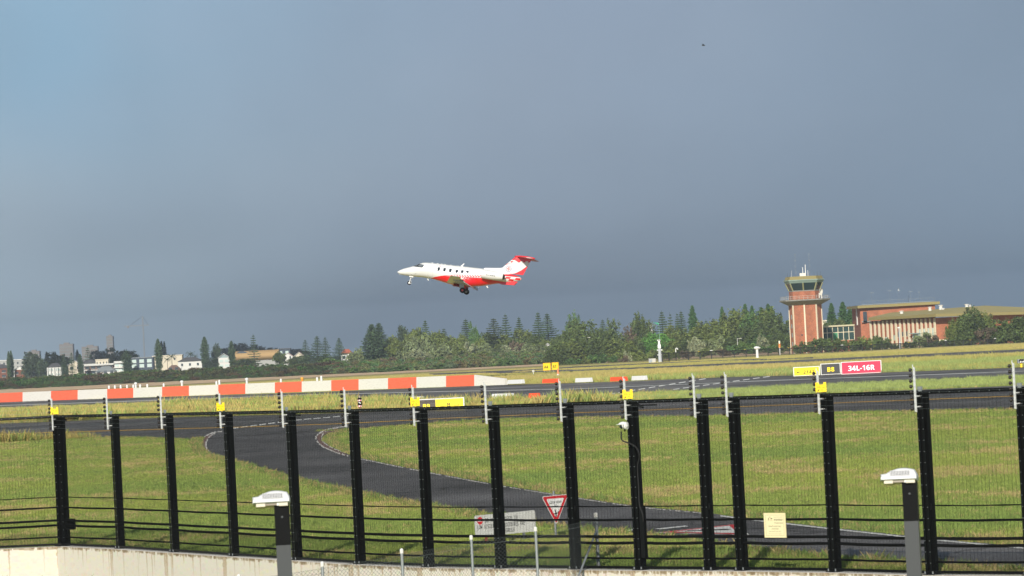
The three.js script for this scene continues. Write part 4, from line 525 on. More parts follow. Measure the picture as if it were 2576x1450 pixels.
  for (let j = 0; j < 5; j++) { const w = part(o, 'window', box(0.75, 1.5, 0.12, 0, lv(915 + j * 128), R * 0.925), MB.winGrey); w.rotation.y = -75.5 * Math.PI / 180; }
  const v = part(o, 'wall_lamp', [cyl(0.3, 0.3, 0.4, 0, lv(1172), R * 0.94, 10).rotateY(0)], M.darkGrey); v.rotation.y = -22 * Math.PI / 180;
}
{ // glazed link between the tower and the brick building
  const D = 1190, a = At(2069, 857, D), b = At(2150.5, 853, D), W = b.x - a.x, y0 = At(2110, 857, D).y, y1 = At(2110, 822, D).y, o = thing('glazed_link', 'green glazed two storey link beside the control tower', 'building', [(a.x + b.x) / 2, gy(D) - 0.2, -D]), base = gy(D) - 0.2, n = 6, h = y1 - y0;
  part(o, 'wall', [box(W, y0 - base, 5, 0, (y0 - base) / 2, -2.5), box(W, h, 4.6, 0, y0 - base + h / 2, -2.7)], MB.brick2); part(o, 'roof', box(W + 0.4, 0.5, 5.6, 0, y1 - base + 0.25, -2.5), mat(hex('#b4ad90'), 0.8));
  for (let i = 0; i < n; i++) for (let j = 0; j < 2; j++) { const w = W / n, hh = j ? h * 0.42 : h * 0.58, y = y0 - base + (j ? h * 0.79 : h * 0.29); part(o, 'pane', box(w - 0.22, hh - 0.22, 0.06, -W / 2 + w * (i + 0.5), y, -0.28), i === 2 && !j ? MB.greenLight : MB.green); }
  for (let i = 0; i <= n; i++) part(o, 'mullion', box(0.2, h, 0.2, -W / 2 + W / n * i, y0 - base + h / 2, -0.25), MB.cream); for (const f of [0, 0.58, 1]) part(o, 'transom', box(W, 0.2, 0.18, 0, y0 - base + h * f, -0.252), MB.cream);
}
// ---------------------------------------------------------------- brick terminal building with columns
{
  const zx = (z) => 1884.1 + z * 0.26853, zy = (z) => 628.9 + z * 0.26853, pt = (x, y, D) => At(zx(x), zy(y), D), base = -4.2;
  const o = thing('brick_building', 'long brick airport building with cream columns and an olive hipped roof', 'building', pt(1745, 860, 1183).setY(base).toArray()), O = o.position;
  const L = (v) => [v.x - O.x, v.y - O.y, v.z - O.z];
  const A = pt(1148, 680, 1216), B = pt(1747, 640, 1183), C = pt(3000, 610, 1200), yE = (A.y + B.y) / 2;
  const wallQuad = (a, b, yT, yB = base) => quad([a.x - O.x, yB - O.y, a.z - O.z], [b.x - O.x, yB - O.y, b.z - O.z], [b.x - O.x, yT(b) - O.y, b.z - O.z], [a.x - O.x, yT(a) - O.y, a.z - O.z]);
  const top = () => yE + 0.3;
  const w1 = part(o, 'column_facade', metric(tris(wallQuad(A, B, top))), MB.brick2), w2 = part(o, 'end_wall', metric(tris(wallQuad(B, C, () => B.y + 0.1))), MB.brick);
  // roof: eaves with a deep fascia, two slopes to a ridge
  const eA = pt(1122, 668, 1214), eB = pt(1752, 630, 1178), eC = pt(3000, 594, 1196), f = 1.05, P1 = pt(1330, 588, 1240), P2 = pt(2210, 522, 1226), P3 = pt(3000, 556, 1240), up = (v, h) => new V3(v.x, v.y + h, v.z);
  eA.y = eB.y = (eA.y + eB.y) / 2 + 0.1; const fA = up(eA, f), fB = up(eB, f), fC = up(eC, f); 
  const bk = pt(1330, 600, 1262), bk3 = pt(3000, 600, 1275);
  part(o, 'fascia', tris([...quad(L(eA), L(eB), L(fB), L(fA)), ...quad(L(eB), L(eC), L(fC), L(fB)), ...quad(L(up(bk, -1)), L(eA), L(fA), L(bk))]), MB.olive);
  part(o, 'soffit', tris([...quad(L(eA), L(eB), L(B).map((v, i) => i === 1 ? L(eB)[1] : v), L(A).map((v, i) => i === 1 ? L(eA)[1] : v)), ...quad(L(eB), L(eC), L(C).map((v, i) => i === 1 ? L(eC)[1] : v), L(B).map((v, i) => i === 1 ? L(eB)[1] + 0.01 : v))]), MB.olive);
  part(o, 'roof_slope', tris(quad(L(fA), L(fB), L(P2), L(P1))), MB.oliveLight); part(o, 'roof_slope', tris(quad(L(fB), L(fC), L(P3), L(P2))), MB.oliveLight); part(o, 'rear_roof', tris([...quad(L(P1), L(P2), L(P3), L(bk3)), ...quad(L(P1), L(bk3), L(bk), L(fA))]), MB.olive);
  const n = 15, dir = B.clone().sub(A).setY(0), len = dir.length(); dir.normalize(); const nor = new V3(dir.z, 0, -dir.x); if (nor.z < 0) nor.negate(); const yaw = Math.atan2(nor.x, nor.z);
  for (let i = 0; i <= n; i++) { const p = A.clone().addScaledVector(dir, len * i / n).addScaledVector(nor, 0.35); const h = yE - base + 0.2, m = part(o, 'column', box(0.8, h, 0.45, 0, h / 2, 0), MB.cream); m.position.set(p.x - O.x, 0, p.z - O.z); m.rotation.y = yaw; }
  const wins = [[1, 0.35, 1.5, 1], [2, 0.35, 1.5, 2], [3, 0.38, 1.7, 1], [5, 0.42, 1.8, 1], [6, 0.52, 1.8, 2], [7, 0.53, 1.7, 2], [8, 0.54, 1.7, 2], [11, 0.5, 2.7, 0], [12, 0.5, 2.8, 0], [13, 0.5, 2.9, 0], [14, 0.5, 2.9, 0]];
  for (const [i, f0, h, t] of wins) { const p = A.clone().addScaledVector(dir, len * (i + 0.5) / n).addScaledVector(nor, 0.05); const m = part(o, 'window', box(len / n - 1, h, 0.1, 0, 0, 0), [MB.winPale, MB.winGrey, MB.winDark][t]); m.position.set(p.x - O.x, (yE - base) * f0 + h / 2 - 0.9, p.z - O.z); m.rotation.y = yaw; part(m, 'window_frame', [box(0.12, h, 0.12, 0, 0, 0.02), box(len / n - 1, 0.14, 0.14, 0, -h / 2, 0.02)], MB.cream); }
  { const p = A.clone().addScaledVector(dir, len * 0.7).addScaledVector(nor, 1.4), g = new THREE.Group(); g.name = 'balcony'; g.position.set(p.x - O.x, (yE - base) * 0.24, p.z - O.z); g.rotation.y = yaw; o.add(g); part(g, 'slab', box(6.5, 0.4, 2.4, 0, 0, 0), MB.cream); part(g, 'balustrade', [box(6.5, 0.08, 0.08, 0, 1.1, 1.1), box(6.5, 0.08, 0.08, 0, 0.6, 1.1), ...[-3, -2, -1, 0, 1, 2, 3].map((x) => box(0.08, 1.1, 0.08, x, 0.6, 1.1))], M.whiteRough); part(g, 'support', [box(0.6, 2.4, 0.6, -2.6, -1.3, 0.4), box(0.6, 2.4, 0.6, 2.6, -1.3, 0.4)], MB.cream); part(g, 'porch', [box(3.4, 2.9, 0.3, 0.4, 1.6, -0.9), box(4.2, 0.25, 1.6, 0.3, 3.1, -0.4)], MB.winGrey); }
  part(o, 'plinth_band', tris(wallQuad(B.clone().add(new V3(0, 0, 0.3)), C.clone().add(new V3(0, 0, 0.3)), () => base + 3.0, base + 2.4)), MB.cream);
  for (const [x, y, D, w, h] of [[1432, 588, 1222, 1.6, 1.0], [1698, 555, 1224, 1.4, 1.3], [1800, 545, 1226, 1.7, 1.9], [1822, 565, 1224, 1.3, 1.2], [2043, 532, 1226, 1.6, 1.6], [2075, 532, 1228, 1, 1]]) { const p = pt(x, y, D); const m = part(o, 'roof_vent', [cyl(w * 0.36, w * 0.42, h, 0, 0, 0, 12), cyl(w * 0.55, w * 0.55, 0.25, 0, h / 2, 0, 12)], M.whiteRough); m.position.set(...L(p)); }
  // taller brick block behind
  const b = thing('brick_block', 'tall plain brick block rising behind the columned building', 'building', pt(1040, 860, 1245).setY(base).toArray()), Q = b.position, X0 = pt(1040, 540, 1245), X1 = pt(1745, 520, 1236), X2 = pt(966, 545, 1272), yT = (X0.y + X1.y) / 2;
  const lq = (a, c, y0, y1) => quad([a.x - Q.x, y0 - Q.y, a.z - Q.z], [c.x - Q.x, y0 - Q.y, c.z - Q.z], [c.x - Q.x, y1 - Q.y, c.z - Q.z], [a.x - Q.x, y1 - Q.y, a.z - Q.z]);
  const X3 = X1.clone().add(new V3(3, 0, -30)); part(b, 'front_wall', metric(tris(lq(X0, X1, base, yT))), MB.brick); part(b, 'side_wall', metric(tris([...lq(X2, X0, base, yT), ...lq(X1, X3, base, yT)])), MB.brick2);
  const rim = [X2.clone().add(new V3(-2, 0, 0)), X0.clone().add(new V3(-1, 0, 2)), X1.clone().add(new V3(1.6, 0, 2)), X3.clone().add(new V3(1.6, 0, 0))], R = []; for (let i = 0; i < 3; i++) R.push(...lq(rim[i], rim[i + 1], yT, yT + 1)); R.push(...quad(...rim.map((v) => [v.x - Q.x, yT + 1 - Q.y, v.z - Q.z])), ...quad(...rim.map((v) => [v.x - Q.x, yT - Q.y, v.z - Q.z])));
  part(b, 'roof', tris(R), MB.olive);
  const rg = []; const ra = X0.clone().add(new V3(1, 0, -1)), rb2 = X1.clone().add(new V3(0, 0, -1)); for (let i = 0; i <= 12; i++) { const p = ra.clone().lerp(rb2, i / 12); rg.push(rod([p.x - Q.x, yT + 1 - Q.y, p.z - Q.z], [p.x - Q.x, yT + 2.5 - Q.y, p.z - Q.z], 0.035, 4)); } for (const h of [1.25, 2.5]) rg.push(rod([ra.x - Q.x, yT + h - Q.y, ra.z - Q.z], [rb2.x - Q.x, yT + h - Q.y, rb2.z - Q.z], h < 2 ? 0.1 : 0.035, 4));
  part(b, 'roof_railing', rg, mat(hex('#8d9599'), 0.6));
  for (const [x, h, t] of [[1155, 4.5, 0], [1325, 4.9, 0], [1410, 5.2, 1], [1520, 4.2, 0], [1600, 4.6, 2], [1498, 3, 3]]) { const p = pt(x, 480, 1244); const g = [cyl(0.03, 0.03, h, 0, h / 2, 0, 5)]; if (t === 0) g.push(box(1.5, 0.09, 0.09, 0, h, 0)); if (t === 1) g.push(new THREE.ConeGeometry(0.55, 1.2, 6).translate(0, h, 0)); if (t === 2) g.push(box(0.8, 0.1, 0.1, 0, h - 0.8, 0), box(0.1, 0.1, 0.8, 0, h - 0.8, 0)); const m = part(b, 'aerial', g, t === 3 ? M.darkGrey : mat(hex('#868d91'), 0.6)); m.position.set(p.x - Q.x, yT + 1 - Q.y, p.z - Q.z); }
  for (const [x, y, w, h, mm] of [[1015, 615, 2.2, 7.2, M.whiteRough], [1090, 630, 1.4, 4, MB.winDark], [1100, 672, 3.2, 0.4, MB.slab]]) { const p = pt(x, y, x < 1040 ? 1252 : 1243.5); const m = part(b, x < 1040 ? 'wall_panel' : h < 1 ? 'ledge' : 'window', box(w, h, 0.3), mm); m.position.set(p.x - Q.x, p.y - Q.y, p.z - Q.z); if (x < 1040) { const s = X0.clone().sub(X2); m.rotation.y = Math.atan2(-s.z, s.x); const w3 = X2.clone().lerp(X0, 0.62); m.position.set(w3.x - Q.x - 0.15, p.y - Q.y, w3.z - Q.z + 0.1); } }
}

// ---------------------------------------------------------------- twin jet climbing out; local x runs aft from the nose, y up, +z is the side we see
{
  const zl = (a, b) => { const dx = a - 192, dy = b - 425; return [(dx * 0.9928 + dy * 0.1201) / 131.6, (dx * 0.1201 - dy * 0.9928) / 131.6]; };
  const U0 = -0.2, UW = 17.2, V0 = -1.2, VH = 5.2, CW = 2048, CH = 620;
  const cpt = (a, b) => { const [x, y] = zl(a, b); return [(x - U0) / UW * CW, CH - (y - V0) / VH * CH]; };
  const livery = canvasTex(CW, CH, (c) => {
    const pg = (col, list) => { c.fillStyle = col; c.beginPath(); list.forEach((p, i) => { const [x, y] = cpt(...p); i ? c.lineTo(x, y) : c.moveTo(x, y); }); c.closePath(); c.fill(); };
    const RED = '#cf1019', WH = '#cdcdca';
    c.fillStyle = WH; c.fillRect(0, 0, CW, CH);
    pg(RED, [[735, 524], [800, 510], [900, 494], [1000, 484], [1150, 475], [1300, 469], [1540, 466], [1880, 470], [1960, 468], [2060, 448], [2150, 405], [2240, 340], [2300, 330], [2300, 900], [600, 900]]);
    // checks along the waist, growing aft
    pg(WH, [[960, 494], [1100, 484], [1300, 478], [1545, 478], [1600, 480], [1600, 540], [1545, 528], [1300, 513], [1100, 502]]);
    for (let i = 0; i < 13; i++) { const x0 = 1075 + i * 40, w = 17 + i * 0.9; const mid = (x) => 492 + (x - 1075) * 0.018, tp = (x) => 484 - (x - 1075) * 0.008; pg(RED, [[x0, tp(x0)], [x0 + w, tp(x0 + w)], [x0 + w - 9, mid(x0 + w)], [x0 - 9, mid(x0)]]); if (i > 1) pg(RED, [[x0 + w - 9, mid(x0 + w)], [x0 + 2 * w - 11, mid(x0 + 2 * w)], [x0 + 2 * w - 19, mid(x0) + 13 + i * 0.7], [x0 + w - 18, mid(x0) + 12 + i * 0.7]]); }
    // tail cone checks
    pg(WH, [[1870, 496], [2150, 514], [2150, 600], [2070, 608], [1900, 585], [1700, 560], [1830, 535]]);
    for (const q of [[[1925, 508], [2000, 514], [1975, 540], [1900, 534]], [[2075, 524], [2150, 530], [2130, 562], [2050, 552]], [[1975, 540], [2050, 550], [2022, 575], [1950, 566]], [[1840, 530], [1880, 534], [1860, 556], [1800, 546]]]) pg(RED, q);
    // fin cap
    pg(RED, [[1985, 250], [2090, 268], [2300, 275], [2420, 250], [2420, 120], [2050, 120]]);
    for (const q of [[[2040, 243], [2072, 256], [2050, 282], [2018, 270]], [[2120, 262], [2160, 266], [2140, 290], [2100, 280]].slice(0, 0)]) if (q.length) pg(WH, q);
    pg(WH, [[1990, 240], [2042, 244], [2020, 270], [1972, 262]]); pg(RED, [[1978, 262], [2020, 254], [2032, 262], [1990, 284]]); pg(RED, [[1895, 322], [1930, 300], [2000, 285], [2040, 285], [1960, 298]]); pg(WH, [[2050, 262], [2072, 258], [2095, 275], [2070, 284]]);
    for (let i = 0; i < 5; i++) pg(i % 2 ? WH : RED, [[2100 + i * 40, 262], [2140 + i * 40, 262], [2132 + i * 40, 280], [2092 + i * 40, 280]]);
    // emblem
    const [ex, ey] = cpt(1952, 380), er = 44 * UW ** 0 * CW / UW / 131.6; c.lineWidth = 5; c.strokeStyle = '#3a4a86'; c.beginPath(); c.arc(ex, ey, er, 0, 7); c.stroke(); c.lineWidth = 2; c.strokeStyle = '#b9506a'; c.beginPath(); c.arc(ex, ey, er * 0.76, 0, 7); c.stroke(); c.fillStyle = RED; for (let k = 0; k < 4; k++) { c.save(); c.translate(ex, ey); c.rotate(k * Math.PI / 2 + 0.1); c.beginPath(); c.moveTo(0, 0); c.lineTo(-er * 0.26, -er * 0.64); c.lineTo(0, -er * 0.5); c.lineTo(er * 0.26, -er * 0.64); c.fill(); c.restore(); }
    // roof lettering
    const [tx, ty2] = cpt(860, 345); c.save(); c.translate(tx, ty2); c.font = 'bold 17px sans-serif'; c.fillStyle = '#c9606c'; c.fillText('NSW', 0, 0); c.font = '17px sans-serif'; c.fillStyle = '#8f9094'; c.fillText('Ambulance', 44, 0); c.restore(); const [mx, my] = cpt(835, 335); c.strokeStyle = '#8f9094'; c.lineWidth = 2; c.beginPath(); c.arc(mx, my, 11, 0, 7); c.stroke(); c.fillStyle = '#8f9094'; c.beginPath(); c.arc(mx, my, 4, 0, 7); c.fill();
    // door and panel joints
    const ln = (list, w, col, close) => { c.strokeStyle = col; c.lineWidth = w; c.beginPath(); list.forEach((p, i) => { const [x, y] = cpt(...p); i ? c.lineTo(x, y) : c.moveTo(x, y); }); if (close) c.closePath(); c.stroke(); };
    ln([[710, 320], [785, 325], [767, 500], [690, 494]], 2.2, '#a5a6a6', true); ln([[1135, 382], [1186, 388], [1176, 458], [1124, 452]], 2, '#b3b4b4', true); ln([[2180, 275], [2030, 450]], 2, '#a5a6a6'); ln([[1990, 340], [2025, 347]], 2, '#8f9094'); for (const q of [0, 18, 36]) ln([[1690 + q, 402], [1712 + q, 386]], 1.6, '#a5a6a6'); for (const [a, b] of [[435, 380], [432, 405], [797, 428], [290, 430], [350, 435], [735, 425]]) { const [x, y] = cpt(a, b); c.fillStyle = '#8d8d8d'; c.fillRect(x - 1, y - 2, 3, 4); } ln([[240, 445], [243, 405]], 1.2, '#cfcfcf');
  });
  const skin = new THREE.MeshPhysicalMaterial({ map: livery, roughness: 0.28, clearcoat: 0.7, clearcoatRoughness: 0.08 }), glass = new THREE.MeshPhysicalMaterial({ color: hex('#23282d'), roughness: 0.06, clearcoat: 1 }), white = new THREE.MeshPhysicalMaterial({ color: hex('#cbcbc9'), roughness: 0.3, clearcoat: 0.5 }), red = new THREE.MeshPhysicalMaterial({ color: hex('#cf1019'), roughness: 0.28, clearcoat: 0.7, clearcoatRoughness: 0.08 }), alu = mat(hex('#b9bcbe'), 0.28, 0.85), flapGrey = mat(hex('#a9adb0'), 0.45, 0.3);
  const ST = [[0, 0.02, -0.02, 0.02], [0.05, 0.09, -0.07, 0.09], [0.15, 0.16, -0.13, 0.17], [0.36, 0.3, -0.225, 0.28], [0.76, 0.51, -0.265, 0.43], [1.3, 0.715, -0.29, 0.57], [1.79, 0.905, -0.3, 0.66], [2.2, 1.09, -0.295, 0.73], [2.51, 1.275, -0.29, 0.78], [2.94, 1.48, -0.28, 0.83], [3.3, 1.54, -0.275, 0.85], [3.7, 1.56, -0.275, 0.86], [4.46, 1.57, -0.34, 0.88], [5.3, 1.575, -0.48, 0.91], [6.18, 1.58, -0.63, 0.96], [7, 1.59, -0.77, 1.0], [7.6, 1.6, -0.83, 1.01], [8.2, 1.605, -0.8, 1.0], [8.8, 1.61, -0.72, 0.97], [10.07, 1.62, -0.5, 0.9], [11, 1.6, -0.25, 0.82], [11.7, 1.56, -0.04, 0.74], [12.7, 1.5, 0.18, 0.62], [13.5, 1.4, 0.38, 0.48], [14.2, 1.28, 0.55, 0.34], [14.7, 1.14, 0.7, 0.22], [14.85, 1.05, 0.78, 0.14], [14.9, 0.95, 0.87, 0.04]];
  const st = (x) => { if (x <= 0) return ST[0]; for (let i = 1; i < ST.length; i++) if (x <= ST[i][0]) { const a = ST[i - 1], b = ST[i], t = (x - a[0]) / (b[0] - a[0]); return a.map((v, k) => lerp(v, b[k], t)); } return ST[ST.length - 1]; };
  const NE = 2.25, zAt = (x, y) => { const [, t, b, w] = st(x), c = (t + b) / 2, h = (t - b) / 2, k = Math.min(1, Math.abs((y - c) / h)); return w * Math.pow(Math.max(0, 1 - Math.pow(k, NE)), 1 / NE); };
  const planar = (g) => { const p = g.attributes.position, uv = new Float32Array(p.count * 2); for (let i = 0; i < p.count; i++) { uv[2 * i] = (p.getX(i) - U0) / UW; uv[2 * i + 1] = (p.getY(i) - V0) / VH; } g.setAttribute('uv', new THREE.BufferAttribute(uv, 2)); return g; };
  function skinGeo() {
    const NS = 48, xs = []; for (let i = 1; i < ST.length; i++) { const n = 3; for (let k = 0; k < n; k++) xs.push(lerp(ST[i - 1][0], ST[i][0], k / n)); } xs.push(ST[ST.length - 1][0]);
    const P = [], I = []; for (const x of xs) { // smooth the stations a little
      const a = st(x - 0.12), b = st(x), c2 = st(x + 0.12), [t, bo, w] = x < 0.4 ? [b[1], b[2], b[3]] : [1, 2, 3].map((k) => (a[k] + 2 * b[k] + c2[k]) / 4), cy = (t + bo) / 2, h = (t - bo) / 2;
      for (let k = 0; k < NS; k++) { const an = k / NS * Math.PI * 2, s = Math.sin(an), c = Math.cos(an); P.push(x, cy + Math.sign(c) * Math.pow(Math.abs(c), 2 / NE) * h, Math.sign(s) * Math.pow(Math.abs(s), 2 / NE) * w); }
    }
    for (let i = 0; i < xs.length - 1; i++) for (let k = 0; k < NS; k++) { const a = i * NS + k, b = i * NS + (k + 1) % NS, c = a + NS, d = b + NS; I.push(a, c, b, b, c, d); }
    const g = new THREE.BufferGeometry(); g.setAttribute('position', new THREE.BufferAttribute(new Float32Array(P), 3)); g.setIndex(I); g.computeVertexNormals(); return planar(g);
  }
  function patch(list, off = 0.008, side = 1) {   // list of zoom points laid on the skin
    const v = list.map(([a, b]) => new THREE.Vector2(...zl(a, b))); let T3 = THREE.ShapeUtils.triangulateShape(v, []).map((f) => f.map((k) => [v[k].x, v[k].y]));
    for (let s = 0; s < 3; s++) T3 = T3.flatMap(([a, b, c]) => { const m = (p, q) => [(p[0] + q[0]) / 2, (p[1] + q[1]) / 2], ab = m(a, b), bc = m(b, c), ca = m(c, a); return [[a, ab, ca], [ab, b, bc], [ca, bc, c], [ab, bc, ca]]; });
    const P = []; for (const f of T3) for (const [x, y] of f) P.push(x, y, side * (zAt(x, y) + off)); return tris(P);
  }
  const rr = (x, y, w, h, n = 4) => { const r = w * 0.35, o = []; for (const [cx, cy, a0] of [[x + w / 2 - r, y - h / 2 + r, -90], [x + w / 2 - r, y + h / 2 - r, 0], [x - w / 2 + r, y + h / 2 - r, 90], [x - w / 2 + r, y - h / 2 + r, 180]]) for (let k = 0; k <= n; k++) { const a = (a0 + 90 * k / n) * Math.PI / 180; o.push([cx + Math.cos(a) * r + (y - cy - Math.sin(a) * r) * 0.12, cy + Math.sin(a) * r]); } return o; };
  function wing(sections, n = 14) { // sections: [z, xLE, chord, yLE, thick, droop]
    const ring = sections.map(([z, x, c, y, t, dr]) => { const pts = []; const prof = (s) => 5 * t * (0.2969 * Math.sqrt(s) - 0.126 * s - 0.3516 * s * s + 0.2843 * s ** 3 - 0.1036 * s ** 4); for (let k = 0; k <= n; k++) { const s = 1 - k / n; pts.push([x + s * c, y + prof(s) * c - dr * s * s, z]); } for (let k = 1; k < n; k++) { const s = k / n; pts.push([x + s * c, y - prof(s) * c * 0.75 - dr * s * s, z]); } return pts; });
    const P = [], m = ring[0].length; for (let i = 1; i < ring.length; i++) for (let k = 0; k < m; k++) { const a = ring[i - 1][k], b = ring[i - 1][(k + 1) % m], c = ring[i][(k + 1) % m], d = ring[i][k]; P.push(...quad(a, b, c, d)); }
    for (const r of [ring[0], ring[ring.length - 1]]) for (let k = 1; k < m - 1; k++) P.push(...r[0], ...r[k], ...r[k + 1]); return tris(P);
  }
  const D = 402, nose = At(999.4, 684.8, D), o = thing('jet_aircraft', 'white and red twin engine ambulance jet climbing with its wheels down', 'aircraft', nose.toArray());
  o.rotation.order = 'YZX'; o.rotation.set(-3 * Math.PI / 180, -8 * Math.PI / 180, -9.8 * Math.PI / 180);
  const fus = part(o, 'fuselage', skinGeo(), skin, 'white fuselage with a red belly and a checked band');
  for (const s of [1, -1]) {
    const ws = part(fus, 'windscreen', patch([[450, 339], [500, 317], [545, 299], [631, 321], [606, 362], [520, 352]], 0.012, s), glass); part(fus, 'windscreen_pane', patch([[535, 330], [556, 308], [618, 324], [600, 352], [545, 345]], 0.02, s), mat(hex('#5f6468'), 0.1));
    for (const [x, y, h] of [[865, 387, 50], [957, 397, 50], [1050, 410, 50], [1152, 425, 44], [1237, 434, 50], [1318, 443, 48]]) { const w = part(fus, 'cabin_window', patch(rr(x, y, 40, h + 5), 0.012, s), glass); part(w, 'window_rim', patch(rr(x, y, 47, h + 13), 0.006, s), white); }
  }
  part(o, 'fin', planar(wing([[0, 12.1, 2.95, 0, 0.07, 0], [0.75, 12.62, 2.72, 0, 0.07, 0], [2.1, 13.9, 1.98, 0, 0.07, 0], [2.22, 14.12, 1.75, 0, 0.05, 0]], 10).applyMatrix4(new THREE.Matrix4().set(1, 0, 0, 0, 0, 0, 1, 1.42, 0, -1, 0, 0, 0, 0, 0, 1))), skin);
  part(o, 'dorsal_fairing', planar(new THREE.ExtrudeGeometry(new THREE.Shape([[10.2, 1.35], [10.3, 1.62], [10.45, 1.7], [10.62, 1.72], [11.6, 1.82], [12.3, 1.91], [12.62, 2.02], [13.2, 2.2], [13.4, 1.2]].map(([a, b]) => new THREE.Vector2(a, b))), { depth: 0.1, bevelEnabled: true, bevelSize: 0.04, bevelThickness: 0.06, bevelSegments: 3 }).translate(0, 0, -0.05)), skin);
  part(o, 'tail_bullet', new THREE.SphereGeometry(1, 20, 12).scale(1.25, 0.17, 0.16).translate(15.0, 3.52, 0), red);
  for (const s of [1, -1]) {
    part(o, 'tailplane', wing([[0.02 * s, 14.0, 1.95, 3.5, 0.09, 0], [2.0 * s, 15.0, 1.3, 3.4, 0.09, 0], [2.75 * s, 15.45, 0.95, 3.36, 0.08, 0]], 10), red); part(o, 'tailplane_tip', wing([[2.75 * s, 15.45, 0.96, 3.36, 0.085, 0], [2.82 * s, 15.65, 0.6, 3.355, 0.06, 0]], 8), white);
    part(o, 'ventral_strake', new THREE.ExtrudeGeometry(new THREE.Shape([[11.9, 0.22], [12.6, 0.02], [14.15, 0.1], [14.5, 0.55], [13.6, 0.5]].map(([a, b]) => new THREE.Vector2(a, b))), { depth: 0.05, bevelEnabled: true, bevelSize: 0.01, bevelThickness: 0.01, bevelSegments: 1 }).translate(0, 0, s * 0.2 - 0.025), red);
    const w = part(o, 'wing', wing([[0.55 * s, 6.1, 3.0, -0.5, 0.1, 0.1], [2.2 * s, 6.5, 2.35, -0.42, 0.1, 0.08], [7.8 * s, 7.66, 1.15, -0.06, 0.1, 0.03], [8.2 * s, 7.85, 0.85, -0.02, 0.08, 0.02]], 12), alu, 'polished metal wing');
    part(w, 'flap', wing([[0.95 * s, 8.75, 1.0, -0.62, 0.1, 0.42], [5.2 * s, 8.5, 0.62, -0.33, 0.1, 0.25]], 8), flapGrey);
    for (const [z, x] of [[1.6, 8.2], [3, 8.1], [4.6, 8.1]]) part(w, 'flap_fairing', new THREE.SphereGeometry(0.09, 8, 6).scale(7, 1.2, 1).translate(x, -0.62 + z * 0.055, z * s), flapGrey);
    const nac = new THREE.LatheGeometry([[0.36, 0.25], [0.4, 0.06], [0.45, 0], [0.5, 0.05], [0.53, 0.35], [0.545, 0.9], [0.52, 1.5], [0.45, 2.1], [0.33, 2.62], [0.31, 2.6]].map(([r, y]) => new THREE.Vector2(r, y)), 36).rotateZ(-Math.PI / 2); { const p = nac.attributes.position, uv = nac.attributes.uv; for (let i = 0; i < p.count; i++) uv.setXY(i, p.getX(i) / 2.7, p.getY(i) / 1.1 + 0.5); }
    const e = part(o, 'engine_nacelle', nac, new THREE.MeshPhysicalMaterial({ roughness: 0.3, clearcoat: 0.5, map: canvasTex(768, 320, (c, cw, ch) => { c.fillStyle = '#cdcdca'; c.fillRect(0, 0, cw, ch); c.fillStyle = '#333333'; c.font = 'bold 84px sans-serif'; c.fillText('VH-AMD', 168, 196, 420); c.strokeStyle = '#cfcfcf'; c.lineWidth = 2; c.strokeRect(20, 40, 540, 250); }) })); e.position.set(10.3, 0.92, s * 1.38); e.rotation.z = -0.03;
    part(e, 'intake_fan', new THREE.CircleGeometry(0.38, 20).rotateY(-Math.PI / 2).translate(0.2, 0, 0), mat(hex('#2b2c2e'), 0.4, 0.5)); part(e, 'exhaust', [new THREE.CylinderGeometry(0.25, 0.33, 0.3, 24, 1, true).rotateZ(-Math.PI / 2).translate(2.62, 0, 0), new THREE.TorusGeometry(0.325, 0.025, 8, 24).rotateY(Math.PI / 2).translate(2.6, 0, 0)], mat(hex('#262220'), 0.5, 0.6, { side: THREE.DoubleSide })); part(e, 'pylon', box(1.7, 0.14, 0.5, 1.5, 0.05, -s * 0.6), white);
    // main gear
    const g = new THREE.Group(); g.name = 'main_gear'; g.position.set(8.3, -0.6, s * 1.6); o.add(g);
    part(g, 'strut', [rod([0, 0.1, 0], [0.05, -0.62, 0], 0.07, 10), rod([-0.12, -0.3, 0], [0.12, -0.68, 0], 0.05, 8)], M.darkGrey); part(g, 'gear_door', box(0.55, 0.6, 0.03, -0.12, -0.18, s * 0.17), s > 0 ? mat(hex('#9fa3a6'), 0.4, 0.4) : red); if (s > 0) part(g, 'gear_link', box(0.32, 0.12, 0.06, -0.28, -0.4, 0.1), mat(hex('#b0262c'), 0.5));
    for (const k of [-1, 1]) { const wh = part(g, 'wheel', new THREE.TorusGeometry(0.225, 0.105, 12, 28).translate(0.02, -0.7, k * 0.16), M.rubber); part(wh, 'hub', [new THREE.CylinderGeometry(0.15, 0.15, 0.12, 18).rotateX(Math.PI / 2).translate(0.02, -0.7, k * 0.16), cyl(0.05, 0.05, 0.16, 0, 0, 0, 10).rotateX(Math.PI / 2).translate(0.02, -0.7, k * 0.16)], s > 0 ? mat(hex('#c24848'), 0.5) : M.galvDull); }
  }
  part(o, 'belly_hatch', [box(1.3, 0.1, 0.9, 7.6, -0.84, 0.35), box(1.1, 0.06, 0.5, 8.6, -0.76, 0.9)], mat(hex('#8f1c1f'), 0.5));
  const ng = new THREE.Group(); ng.name = 'nose_gear'; ng.position.set(1.7, -0.3, 0); o.add(ng);
